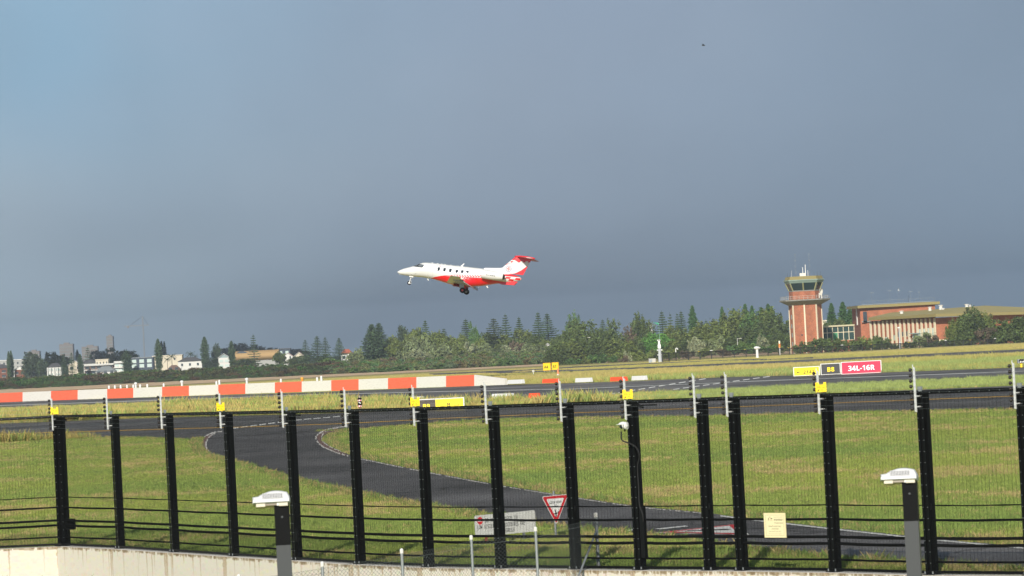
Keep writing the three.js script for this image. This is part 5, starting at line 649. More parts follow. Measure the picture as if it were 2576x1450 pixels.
  part(ng, 'strut', [rod([0.02, 0.1, 0], [-0.08, -0.8, 0], 0.045, 8), rod([0.3, 0.05, 0], [0, -0.35, 0], 0.025, 6), rod([-0.12, -0.15, 0.05], [0.08, -0.05, 0.05], 0.02, 6), rod([0.05, -0.45, 0], [0.12, -0.75, 0], 0.02, 6)], white); part(ng, 'gear_door', [box(0.5, 0.2, 0.02, 0.08, -0.02, 0.2), box(0.5, 0.2, 0.02, 0.08, -0.02, -0.2)], white); { const wh = part(ng, 'wheel', new THREE.TorusGeometry(0.17, 0.075, 12, 24).translate(-0.1, -0.82, 0), M.rubber); part(wh, 'hub', new THREE.CylinderGeometry(0.11, 0.11, 0.13, 16).rotateX(Math.PI / 2).translate(-0.1, -0.82, 0), white); part(ng, 'fork', [box(0.08, 0.36, 0.03, -0.06, -0.68, 0.09), box(0.26, 0.06, 0.03, 0.02, -0.84, 0.1)], white); }
  const blade = (x, y, len, h, down) => { const k = down ? -1 : 1; return new THREE.ExtrudeGeometry(new THREE.Shape([[0, 0], [len, 0], [len * 0.95 + h * 0.6, k * h], [len * 0.5 + h * 0.6, k * h]].map(([a, b]) => new THREE.Vector2(a + x, b + y))), { depth: 0.03, bevelEnabled: false }).translate(0, 0, -0.015); };
  part(o, 'aerial_blade', blade(7.45, 1.58, 0.25, 0.38, false), white); part(o, 'aerial_blade', blade(3.55, -0.28, 0.2, 0.28, true), white); part(o, 'aerial_blade', blade(10.7, -0.3, 0.24, 0.3, true), white); part(o, 'aerial_blade', blade(9.8, -0.53, 0.12, 0.12, true), white);
  const bumps = []; for (const x of [4.05, 4.7, 5.2, 5.6, 6.3, 7.2, 8.35, 9.4]) bumps.push(new THREE.SphereGeometry(0.07, 8, 5).scale(2, 0.7, 1).translate(x, 1.575, 0)); part(o, 'roof_aerial', bumps, white); part(o, 'tail_spike', rod([15.9, 3.42, 0], [16.75, 3.4, 0], 0.012, 5), M.darkGrey); part(o, 'nose_probe', [rod([0.34, -0.24, 0.05], [0.36, -0.32, 0.05], 0.035, 6), rod([1.9, -0.05, 0.55], [1.75, -0.12, 0.62], 0.02, 6), rod([2.4, 0.1, 0.72], [2.2, 0.05, 0.8], 0.02, 6)], white);
}
{ const p = At(1770, 114, 190), o = thing('bird', 'tiny dark bird high in the grey sky', 'bird', p.toArray()); part(o, 'body', new THREE.SphereGeometry(0.05, 8, 6).scale(2, 0.8, 0.8), M.darkGrey); for (const s of [1, -1]) part(o, 'wing', tris([0.05, 0, 0, -0.06, 0.02, 0, -0.05, 0.09, s * 0.22]), mat(hex('#3f4347'), 0.9, 0, { side: THREE.DoubleSide })); }

// ---------------------------------------------------------------- trees
const leafMat = (c) => new THREE.MeshStandardMaterial({ color: c, roughness: 0.85, vertexColors: true, side: THREE.DoubleSide });
function leafSet() { const P = [], C = []; return { P, C, leaf(x, y, z, s, dir, tone, flat = 0.6) { // one leaf clump: a bent four sided blade
    const r = this.r; let nx = (r() - 0.5) * 2, ny = (r() - 0.5) * 2 + flat, nz = (r() - 0.5) * 2; const l = Math.hypot(nx, ny, nz) || 1; nx /= l; ny /= l; nz /= l;
    let ux = dir ? dir[0] : r() - 0.5, uy = dir ? dir[1] : r() - 0.5, uz = dir ? dir[2] : r() - 0.5; const dt = ux * nx + uy * ny + uz * nz; ux -= dt * nx; uy -= dt * ny; uz -= dt * nz; const m = Math.hypot(ux, uy, uz) || 1; ux /= m; uy /= m; uz /= m;
    const vx = ny * uz - nz * uy, vy = nz * ux - nx * uz, vz = nx * uy - ny * ux, a = s, b = s * 0.42; const q = [[-a, 0], [0, -b], [a, 0], [0, b]].map(([i, j]) => [x + ux * i + vx * j, y + uy * i + vy * j, z + uz * i + vz * j]); P.push(...quad(...q)); for (let k = 0; k < 6; k++) C.push(...tone); }, geo() { const g = tris(P); g.setAttribute('color', new THREE.BufferAttribute(new Float32Array(C), 3)); return g; } }; }
const toneOf = (r, lo, hi, warm = 0.1) => { const k = lerp(lo, hi, r()), w = (r() - 0.5) * warm; return [k * (1 + w), k, k * (1 - w)]; };
function norfolk(seed, h, w, tiers, per, opt = {}) {   // layered pine: whorls of level boughs
  const r = rng(seed), L = leafSet(); L.r = r; const wood = [cyl(0.05, h * 0.018, h * 0.97, 0, h * 0.485, 0, 7)];
  for (let t = 0; t < tiers; t++) {
    const f = t / tiers, y = h * (opt.foot ?? 0.1) + h * (1 - (opt.foot ?? 0.1)) * Math.pow(f, 0.95), R = w * (opt.column ? (f < 0.12 ? 0.75 + f * 2 : f > 0.62 ? Math.pow((1 - f) / 0.38, 0.72) : 1) : Math.pow(1 - f, 0.85)) * (0.82 + 0.3 * r()), n = per + Math.floor(r() * 2), a0 = r() * 6.3;
    for (let k = 0; k < n; k++) {
      const a = a0 + k / n * 6.283 + (r() - 0.5) * 0.3, ca = Math.cos(a), sa = Math.sin(a), Rk = R * (0.75 + 0.4 * r()), lift = opt.column ? 0.12 : 0.1, m = Math.max(3, Math.round(Rk / 0.42)); if (r() < (opt.gap ?? 0.06)) continue;
      if (Rk > 1 && !opt.column) wood.push(rod([0, y, 0], [ca * Rk * 0.8, y - Rk * 0.04, sa * Rk * 0.8], 0.06, 3, 0.02));
      for (let j = 1; j <= m; j++) { const d = j / m * Rk, yy = y + (-0.1 * d + lift * d * d / Math.max(1, Rk)) + (r() - 0.5) * 0.12; for (let q = 0; q < 3; q++) { const sd = (r() - 0.5) * 0.75 * (0.3 + 0.7 * (1 - j / m)) * Math.min(1.6, Rk * 0.4); L.leaf(ca * d - sa * sd, yy + r() * 0.12, sa * d + ca * sd, 0.46 + 0.3 * r(), [ca, 0.25, sa], toneOf(r, 0.6, 1.15), 1.1); } }
    }
  }
  for (let k = 0; k < 5; k++) L.leaf(0, h - k * 0.28, 0, 0.3 + 0.07 * k, [0, 1, 0], toneOf(r, 0.7, 1.1), 0);
  return { wood: mergeGeometries(wood.map(plain)), crown: L.geo() };
}
function broad(seed, lobes, n, size, h, trunk = true, lo = 0.5, hi = 1.25) {
  const r = rng(seed), L = leafSet(); L.r = r; const wood = trunk ? [cyl(h * 0.018, h * 0.035, h * 0.55, 0, h * 0.27, 0, 7)] : [];
  const tot = lobes.reduce((a, l) => a + l[3] * l[4] + l[3] * l[5], 0);
  for (const [x, y, z, rx, ry, rz] of lobes) {
    if (trunk) wood.push(rod([0, h * 0.3, 0], [x * 0.8, y, z * 0.8], h * 0.014, 4, h * 0.006));
    const m = Math.round(n * (rx * ry + rx * rz) / tot); const tb = lerp(0.8, 1.15, r()), clumps = Array.from({ length: Math.max(5, Math.round(m / 22)) }, () => { const u = r() * 2 - 1, a = r() * 6.283, q = Math.sqrt(1 - u * u), rad = 0.55 + 0.5 * Math.pow(r(), 0.6); return [q * Math.cos(a) * rad, u * rad, q * Math.sin(a) * rad, lerp(0.8, 1.2, r())]; });
    for (let k = 0; k < m; k++) { const c = clumps[Math.floor(r() * clumps.length)], g = () => (r() + r() + r() - 1.5) * 0.3; L.leaf(x + (c[0] + g()) * rx, y + (c[1] + g()) * ry, z + (c[2] + g()) * rz, size * (0.6 + 0.8 * r()), null, toneOf(r, lo * tb * c[3], hi * tb * c[3], 0.18), 0.5); }
  }
  return { wood: wood.length ? mergeGeometries(wood.map(plain)) : null, crown: L.geo() };
}
const lobesOf = (seed, n, rx, y0, y1, rz) => { const r = rng(seed), o = []; for (let i = 0; i < n; i++) { const f = i / Math.max(1, n - 1), a = r() * 6.3, d = Math.sqrt(r()) * 0.7; const s = 0.36 + 0.22 * r(); o.push([Math.cos(a) * d * rx, lerp(y0, y1, 0.2 + 0.65 * r()), Math.sin(a) * d * rz, rx * s, (y1 - y0) * s * 0.75, rz * s]); } return o; };
const PINE = [norfolk(1, 20, 6.2, 17, 8), norfolk(2, 20, 5.6, 16, 8), norfolk(3, 20, 6.6, 18, 9), norfolk(4, 20, 5.2, 13, 6, { gap: 0.12 })];
const COLM = [norfolk(11, 20, 2.5, 40, 7, { column: true, foot: 0.08 }), norfolk(12, 20, 2.7, 38, 7, { column: true, foot: 0.1 }), norfolk(13, 20, 2.3, 42, 6, { column: true, foot: 0.06 })];
const DENSE = [norfolk(21, 20, 8.2, 30, 12, { foot: 0.02, gap: 0 }), norfolk(22, 20, 7.6, 28, 11, { foot: 0.02, gap: 0.02 })];
const BROAD = [0, 1, 2, 3].map((k) => broad(31 + k, lobesOf(41 + k, 13, 6, 1.4, 10, 5), 5200, 0.46, 10));
const FEATHER = [0, 1].map((k) => broad(51 + k, lobesOf(61 + k, 20, 5, 0.4, 12, 4.5), 6500, 0.46, 12, true, 0.5, 1.25));
const BUSH = [0, 1, 2, 3, 4].map((k) => broad(71 + k, lobesOf(81 + k, 8, 2.6, 0.1, 3, 2.3), 1900, 0.27, 3, true, 0.5, 1.35));
const ROUND = broad(91, [[0, 4, 0, 5, 3, 4.5], [-2.5, 3.2, 0.5, 3, 2.4, 3], [2.6, 3.2, 0.3, 3, 2.4, 3], [0, 2.2, 1.5, 4.4, 1.8, 3.4], [0.5, 5.2, 0, 3.4, 1.9, 3]], 9000, 0.33, 6, true, 0.75, 1.2);
const CM = { pine: leafMat(lin(0.07, 0.125, 0.05)), pineYellow: leafMat(lin(0.085, 0.125, 0.045)), col: leafMat(lin(0.065, 0.155, 0.04)), olive: leafMat(lin(0.13, 0.17, 0.035)), oliveDark: leafMat(lin(0.085, 0.125, 0.03)), green: leafMat(lin(0.08, 0.16, 0.035)), bright: leafMat(lin(0.075, 0.19, 0.025)), sage: leafMat(lin(0.165, 0.205, 0.085)), sagePale: leafMat(lin(0.235, 0.265, 0.14)), brown: leafMat(lin(0.13, 0.1, 0.06)), lime: leafMat(lin(0.11, 0.19, 0.035)), dark: leafMat(lin(0.05, 0.08, 0.04)) };
const bark = mat(lin(0.09, 0.07, 0.055), 0.95);
const treeRand = rng(777);
// tree by pixel: px, py of its tip, distance D; stands on the shore terrain
function tree(name, proto, cm, px, py, D, unitH, label, category, group, wpx, unitW) {
  const tip = At(px, py, D), y0 = ty(tip.x, D) - 0.1, h = tip.y - y0, s = h / unitH, sw = wpx ? wpx / (FOCAL / D) / unitW : s, o = thing(name, label, category, [tip.x, y0, -D], treeRand() * 6.28, group); o.scale.set(sw, s, sw);
  if (proto.wood) part(o, 'trunk', proto.wood, bark); part(o, category === 'shrub' ? 'foliage' : 'crown', proto.crown, cm); return o;
}
const pick = (a) => a[Math.floor(treeRand() * a.length)];
{
  const gA = 'pines among the beach houses', lA = 'narrow dark pine standing among the beach houses', lB = 'tiered open pine standing among the beach houses';
  for (const [x, y, D, w] of [[20, 884, 2160, 13], [26, 882.5, 2165, 13], [200, 890.8, 2130, 15], [396, 852.5, 2120, 20], [513, 847.5, 2110, 21], [581, 858, 2110, 20], [318, 883, 2120, 26]]) tree('columnar_pine', pick(COLM), CM.pine, x, y, D, 20, lA, 'tree', gA, w, 5.4);
  for (const [x, y, D, w] of [[116, 885, 2900, 13], [193, 880, 3600, 12], [405, 858.6, 3000, 13], [412, 859, 3000, 12]]) tree('columnar_pine', pick(COLM), CM.pine, x, y, D, 20, 'hazy narrow pine far behind the beach houses', 'tree', 'faint pines behind the houses', w, 5.4);
  for (const [x, y, D, w, k] of [[178.6, 886.5, 2120, 22, 1], [158, 893, 2110, 20, 1], [219, 873, 2350, 30, 3], [636, 841, 2090, 34, 3]]) tree('layered_pine', PINE[k], CM.pine, x, y, D, 20, lB, 'tree', 'tiered pines among the houses', w * 1.22, 10);
  for (const [x, y, w, k] of [[767, 855, 30, 1], [796.7, 845, 38, 0], [817, 848, 30, 1], [851.8, 849.5, 31, 2]]) tree('layered_pine', PINE[k], CM.pine, x, y, 1900 - (x - 767) * 1.2, 20, 'tiered pine in the row above the sandy path', 'tree', 'row of tiered pines above the sandy path', w * 1.22, 10);
  for (const [x, y, k] of [[934, 815, 0], [952, 812.5, 1]]) tree('dense_pine', DENSE[k], CM.pine, x, y, 1640 + k * 8, 20, 'broad dense pine of the twin clump on the dune', 'tree', 'twin dense pines on the dune', 92, 16);
  const lC = 'layered pine rising above the dune scrub', gC = 'layered pines above the dune scrub';
  for (const [x, y, w, k, c] of [[1069, 805, 34, 2, 'pine'], [1116, 826, 34, 0, 'pine'], [1171, 802.5, 46, 2, 'pine'], [1241, 800, 56, 0, 'pineYellow'], [1270.5, 789.5, 40, 1, 'pine'], [1305, 797.5, 36, 2, 'pine'], [1353, 785, 38, 0, 'pine'], [1376, 787.5, 48, 2, 'pine'], [1515.6, 804, 30, 0, 'pine']]) tree('layered_pine', PINE[k], CM[c], x, y, 1660 + (k * 13) % 40, 20, lC, 'tree', gC, w * 1.22, 10);
  for (const [x, y, w, k] of [[1664.6, 782.5, 36, 0], [1685, 786.5, 30, 3], [1713, 782.5, 36, 2], [1703, 787, 26, 1], [1776, 804, 30, 3]]) tree('layered_pine', PINE[k], k === 2 ? CM.pine : CM.pine, x, y, 1480, 20, 'layered pine behind the bright round tree', 'tree', 'layered pines behind the bright round tree', w * 1.22, 10);
  for (const [x, y, w] of [[1741, 769, 25]]) tree('columnar_pine', COLM[0], CM.col, x, y, 1450, 20, 'tall narrow pine behind the bright round tree', 'tree', undefined, w, 5.4);
  for (const [x, y, w] of [[1816, 772, 22], [1846, 776, 22], [1874, 765, 24], [1891.5, 769, 22], [1914, 773, 22], [1932, 765, 28], [1941, 770, 22]]) tree('columnar_pine', pick(COLM), CM.col, x, y, 1440, 20, 'narrow green pine in the row left of the control tower', 'tree', 'narrow pines left of the tower', w, 5.4);
  for (const [x, y, w] of [[2091, 763, 28], [2120, 759.5, 27], [2138, 771, 22]]) tree('columnar_pine', pick(COLM), CM.col, x, y, 1330, 20, 'narrow green pine between the tower and the brick building', 'tree', 'narrow pines beside the tower', w, 5.4);
  // broad trees
  const TONE = { sage: 'grey green', sagePale: 'pale flowering', olive: 'olive green', oliveDark: 'dark olive', brown: 'brownish', green: 'mid green', lime: 'yellow green', bright: 'bright green', dark: 'very dark', pine: 'dark green' };
  const br = (list, lab, grp, cm, arr = BROAD, uh = 10, uw = 11) => { for (const [x, y, D, w, c] of list) { const t = TONE[c ?? cm]; tree('broad_tree', pick(arr), CM[c ?? cm], x, y, D, uh, t + ' ' + lab, 'tree', t + ' ' + grp, w * 1.18, uw); } };
  br([[75, 895, 2140, 46], [100, 906, 2140, 30], [318, 895, 2150, 26]], 'spreading tree beside the beach houses', 'trees by the beach houses', 'dark');
  br([[150, 893, 2500, 60], [140, 900, 2450, 50], [303, 882, 2700, 66], [330, 890, 2700, 40]], 'hazy rounded tree behind the beach houses', 'hazy trees behind the houses', 'oliveDark');
  br([[542, 875, 2130, 26], [528, 905, 2100, 34]], 'bushy tree between two narrow pines', 'bushy trees between narrow pines', 'dark', FEATHER, 12, 10);
  br([[701, 888, 1960, 34], [620, 906, 2060, 50], [600, 912, 2060, 30], [745, 900, 1950, 46], [815, 895, 1880, 40]], 'rounded tree on the slope below the houses', 'trees on the slope', 'oliveDark');
  br([[1069, 826, 1650, 86], [1040, 838, 1640, 50], [1100, 838, 1640, 50], [1015, 833, 1670, 30, 'dark'], [1013, 829, 1680, 18, 'pine'], [1150, 842, 1650, 44], [1193, 822, 1640, 26, 'green'], [1210, 848, 1635, 30]], 'tree crowded among the dune scrub', 'trees among the dune scrub', 'olive');
  br([[1445, 808, 1500, 36, 'green'], [1438, 822, 1480, 46], [1472, 825, 1440, 80, 'oliveDark'], [1440, 848, 1400, 60, 'oliveDark'], [1500, 840, 1430, 60, 'oliveDark'], [1420, 862, 1390, 50, 'oliveDark'], [1542, 820, 1450, 46, 'oliveDark'], [1525, 845, 1430, 46], [1583, 834, 1450, 32, 'brown'], [1610, 806, 1460, 46, 'oliveDark'], [1630, 820, 1460, 40, 'oliveDark'], [1560, 850, 1430, 50], [1400, 870, 1400, 50, 'oliveDark']], 'feathery tree on the edge of the airfield', 'feathery trees at the airfield edge', 'oliveDark', FEATHER, 12, 10);
  br([[1690, 832, 1440, 60], [1730, 838, 1420, 56], [1770, 822, 1430, 60], [1800, 816, 1430, 60], [1832, 800, 1430, 66], [1860, 796, 1420, 66], [1895, 800, 1410, 66, 'green'], [1925, 792, 1410, 66], [1950, 800, 1400, 60, 'oliveDark'], [1880, 830, 1380, 70, 'oliveDark'], [1940, 828, 1370, 60, 'oliveDark'], [1815, 836, 1380, 70], [1770, 848, 1370, 60], [1915, 850, 1340, 60, 'green'], [1960, 845, 1330, 46, 'oliveDark'], [1850, 850, 1350, 60, 'oliveDark']], 'feathery tree of the grove left of the control tower', 'grove left of the tower', 'olive', FEATHER, 12, 10);
  br([[2110, 806, 1310, 50], [2085, 812, 1310, 40], [2135, 812, 1310, 40, 'olive']], 'tree between the tower and the brick building', 'trees behind the glazed link', 'oliveDark');
  br([[2420, 806, 1120, 50, 'oliveDark'], [2450, 788, 1125, 64, 'oliveDark'], [2478, 800, 1125, 48], [2398, 815, 1120, 34]], 'thin feathery tree before the end wall of the brick building', 'feathery trees before the brick end wall', 'olive', FEATHER, 12, 10);
  br([[2530, 812, 1115, 70], [2570, 806, 1118, 60], [2500, 830, 1110, 60], [2600, 800, 1118, 60]], 'bushy tree at the far end of the brick building', 'trees by the brick end wall', 'oliveDark');
  tree('round_tree', ROUND, CM.bright, 1650, 843, 1370, 7.2, 'bright green dome shaped tree above the distant fence', 'tree', undefined, 98, 10.6);
  // shrubs
  const sh = (list, lab, grp, cm) => { for (const [x, y, D, w, c] of list) { const t = TONE[c ?? cm]; tree('shrub', pick(BUSH), CM[c ?? cm], x, y, D, 3.1, t + ' ' + lab, 'shrub', t + ' ' + grp, w, 5); } };
  sh([[897, 879, 1600, 36], [880, 892, 1600, 30], [1035, 855, 1610, 44, 'sage'], [1060, 850, 1615, 46, 'sage'], [1080, 868, 1590, 40, 'sage'], [1040, 880, 1570, 50, 'sagePale'], [1015, 886, 1570, 40, 'sage'], [1065, 888, 1560, 50, 'sagePale'], [1100, 880, 1570, 44, 'sage'], [1130, 866, 1600, 50, 'sage'], [1155, 872, 1590, 46, 'olive'], [1180, 862, 1600, 50, 'sagePale'], [1215, 866, 1600, 50, 'sage'], [1240, 880, 1580, 56, 'sage'], [1275, 870, 1590, 50, 'sagePale'], [1300, 862, 1600, 46, 'brown'], [1330, 866, 1590, 46, 'sage'], [1355, 872, 1580, 50, 'sage'], [1385, 876, 1560, 44, 'sagePale'], [1205, 888, 1560, 56, 'olive'], [1290, 892, 1550, 60, 'sagePale'], [1345, 890, 1550, 50, 'sage'], [975, 902, 1560, 46, 'brown'], [945, 910, 1560, 40, 'olive']], 'scrub bush on the dune behind the beach', 'bushes on the dune', 'sage');
  sh([[1580, 885, 1300, 26, 'sagePale'], [1746, 850, 1330, 36, 'sagePale'], [1762, 860, 1320, 30, 'sagePale'], [1799, 851, 1320, 40, 'sage'], [1918, 850, 1290, 36, 'sagePale'], [1690, 880, 1290, 40, 'olive'], [1725, 885, 1280, 36, 'brown'], [1850, 870, 1290, 56, 'green'], [1880, 866, 1290, 56, 'lime'], [1905, 872, 1280, 50, 'green'], [1770, 880, 1280, 40, 'olive'], [1820, 880, 1280, 40, 'brown'], [1600, 885, 1300, 40, 'olive'], [1555, 888, 1300, 40, 'olive'], [1625, 890, 1290, 36, 'olive'], [1500, 895, 1290, 50, 'green'], [1545, 898, 1280, 40, 'green'], [1445, 905, 1290, 50, 'green'], [1470, 900, 1290, 40, 'olive'], [1655, 882, 1300, 50, 'olive'], [1940, 870, 1260, 44, 'green'], [1965, 868, 1250, 40, 'olive'], [1570, 896, 1270, 26, 'brown']], 'low shrub behind the distant black fence', 'shrubs behind the distant fence', 'olive');
  sh([[2034, 857, 1130, 50], [2062, 856, 1130, 46], [2088, 853, 1130, 50], [2115, 856, 1130, 46], [2150, 858, 1130, 50], [2180, 850, 1130, 46, 'olive'], [2205, 848, 1130, 50], [2228, 854, 1130, 40], [2005, 870, 1125, 30]], 'hedge bush at the foot of the tower and link', 'hedge bushes below the tower', 'oliveDark');
  sh([[2290, 858, 1120, 40], [2320, 842, 1120, 46, 'sage'], [2345, 848, 1120, 36, 'brown'], [2370, 855, 1115, 46], [2400, 850, 1115, 50], [2440, 838, 1112, 60], [2480, 830, 1110, 60, 'brown'], [2515, 840, 1108, 50], [2560, 836, 1105, 60], [2255, 866, 1120, 40], [2340, 862, 1110, 40], [2420, 858, 1105, 60, 'olive'], [2590, 845, 1100, 50]], 'bush before the columned brick building', 'bushes before the brick building', 'oliveDark');
  sh([[830, 905, 1700, 60, 'lime'], [800, 918, 1720, 50, 'green'], [1085, 918, 1500, 60, 'green'], [1010, 922, 1490, 70, 'green'], [1150, 925, 1480, 50, 'lime'], [1320, 915, 1480, 44, 'bright'], [1395, 912, 1390, 50, 'bright'], [920, 930, 1500, 44, 'lime'], [970, 935, 1480, 50, 'green']], 'low creeper mound at the edge of the sand', 'mounds along the sand', 'green');
  br([[985, 850, 1660, 50], [1000, 862, 1640, 50], [1130, 850, 1665, 50], [1165, 848, 1660, 44, 'oliveDark'], [1225, 846, 1670, 50, 'oliveDark'], [1255, 850, 1660, 50], [1285, 842, 1670, 56, 'oliveDark'], [1320, 838, 1675, 56], [1345, 845, 1660, 50, 'oliveDark'], [1395, 850, 1640, 44], [1410, 846, 1600, 50, 'oliveDark'], [1362, 856, 1640, 44]], 'tree packed between the layered pines above the dune', 'trees packed between the layered pines', 'olive');
  br([[1400, 872, 1340, 60], [1435, 868, 1345, 60, 'olive'], [1470, 862, 1350, 60], [1505, 866, 1350, 60], [1540, 862, 1350, 60, 'olive'], [1575, 866, 1350, 54, 'olive'], [1600, 858, 1355, 50], [1690, 864, 1345, 56, 'olive'], [1722, 860, 1350, 56], [1790, 862, 1340, 60, 'olive'], [1830, 860, 1340, 60], [1945, 862, 1310, 50, 'olive'], [1975, 850, 1310, 44]], 'low feathery tree closing the edge of the grove', 'low feathery trees along the grove edge', 'oliveDark', FEATHER, 12, 10);
  // palms
  const palm = (seed) => { const r = rng(seed), L = leafSet(); L.r = r; for (let k = 0; k < 22; k++) { const a = k * 2.4, el = 0.9 - k * 0.07; for (let j = 1; j < 9; j++) { const d = j * 0.42, yy = 9 + Math.sin(el) * d - d * d * 0.09; L.leaf(Math.cos(a) * d, yy, Math.sin(a) * d, 0.42, [Math.cos(a), 0.2, Math.sin(a)], toneOf(r, 0.7, 1.1), 0.6); } } return { wood: cyl(0.16, 0.24, 9, 0, 4.5, 0, 7), crown: L.geo() }; };
  for (const [x, y, D, w] of [[431, 891, 2110, 26], [420, 900, 2105, 20], [478, 885.5, 2200, 24], [490, 892, 2200, 16]]) tree('palm_tree', palm(5), CM.dark, x, y, D, 10.4, 'palm tree beside the white beach house', 'tree', 'palms by the white house', w, 6.8);
  { const t = tree('palm_tree', palm(6), CM.sage, 2333, 838, 1118, 10.4, 'grey green palm before the columned brick building', 'tree', undefined, 46, 6.8); }
  // scrub that covers the slope below the houses: one mass
  const N = 2600, im = new THREE.InstancedMesh(BUSH[1].crown, CM.oliveDark, N), mm = new THREE.Matrix4(), q = new THREE.Quaternion(), e = new THREE.Euler(), r = rng(99); let n = 0; im.name = 'slope_scrub';
  for (let i = 0; n < N && i < 9000; i++) { const px = -60 + r() * 960, u = r(), S = shore(At(px, 930, 1700).x), D = S + 4 + u * 210, x = At(px, 930, D).x; const s = (r() < 0.14 && u < 0.5 ? lerp(1.0, 1.5, r()) : lerp(0.4, 0.85, r())) * (u < 0.12 ? 0.6 : 1); mm.compose(new V3(x, ty(x, D) - 0.3, -D), q.setFromEuler(e.set(0, r() * 6.3, 0)), new V3(s * 1.5, s * 0.75, s * 1.5)); im.setMatrixAt(n, mm); const k = r(); const bw = r() < 0.25 ? 0.6 : 1; im.setColorAt(n, lin(lerp(0.5, 1.1, k) / Math.sqrt(bw), lerp(0.6, 1.15, r()) * bw, lerp(0.6, 1.1, k))); n++; }
  im.count = n; im.userData = { kind: 'stuff', label: 'dark green scrub covering the slope below the beach houses', category: 'scrub' }; shadows(im); scene.add(im);
  const im2 = new THREE.InstancedMesh(BUSH[2].crown, CM.sage, 1500); n = 0; im2.name = 'dune_scrub'; for (let i = 0; n < 1500 && i < 9000; i++) { const px = 850 + r() * 640, u = r(), S = shore(At(px, 930, 1500).x), D = Math.max(1290, S + 4) + u * 130, x = At(px, 930, D).x, s = lerp(0.5, 1.25, r()); mm.compose(new V3(x, ty(x, D) - 0.25, -D), q.setFromEuler(e.set(0, r() * 6.3, 0)), new V3(s * 1.3, s * 0.8, s * 1.3)); im2.setMatrixAt(n, mm); const k = r(); im2.setColorAt(n, k < 0.3 ? lin(0.5, 0.75, 0.35) : k < 0.45 ? lin(0.9, 0.62, 0.5) : lin(lerp(0.6, 1.1, r()), lerp(0.65, 1.1, r()), lerp(0.6, 1, r()))); n++; }
  im2.count = n; im2.userData = { kind: 'stuff', label: 'mixed grey green scrub filling the dune between the bushes', category: 'scrub' }; shadows(im2); scene.add(im2);
}
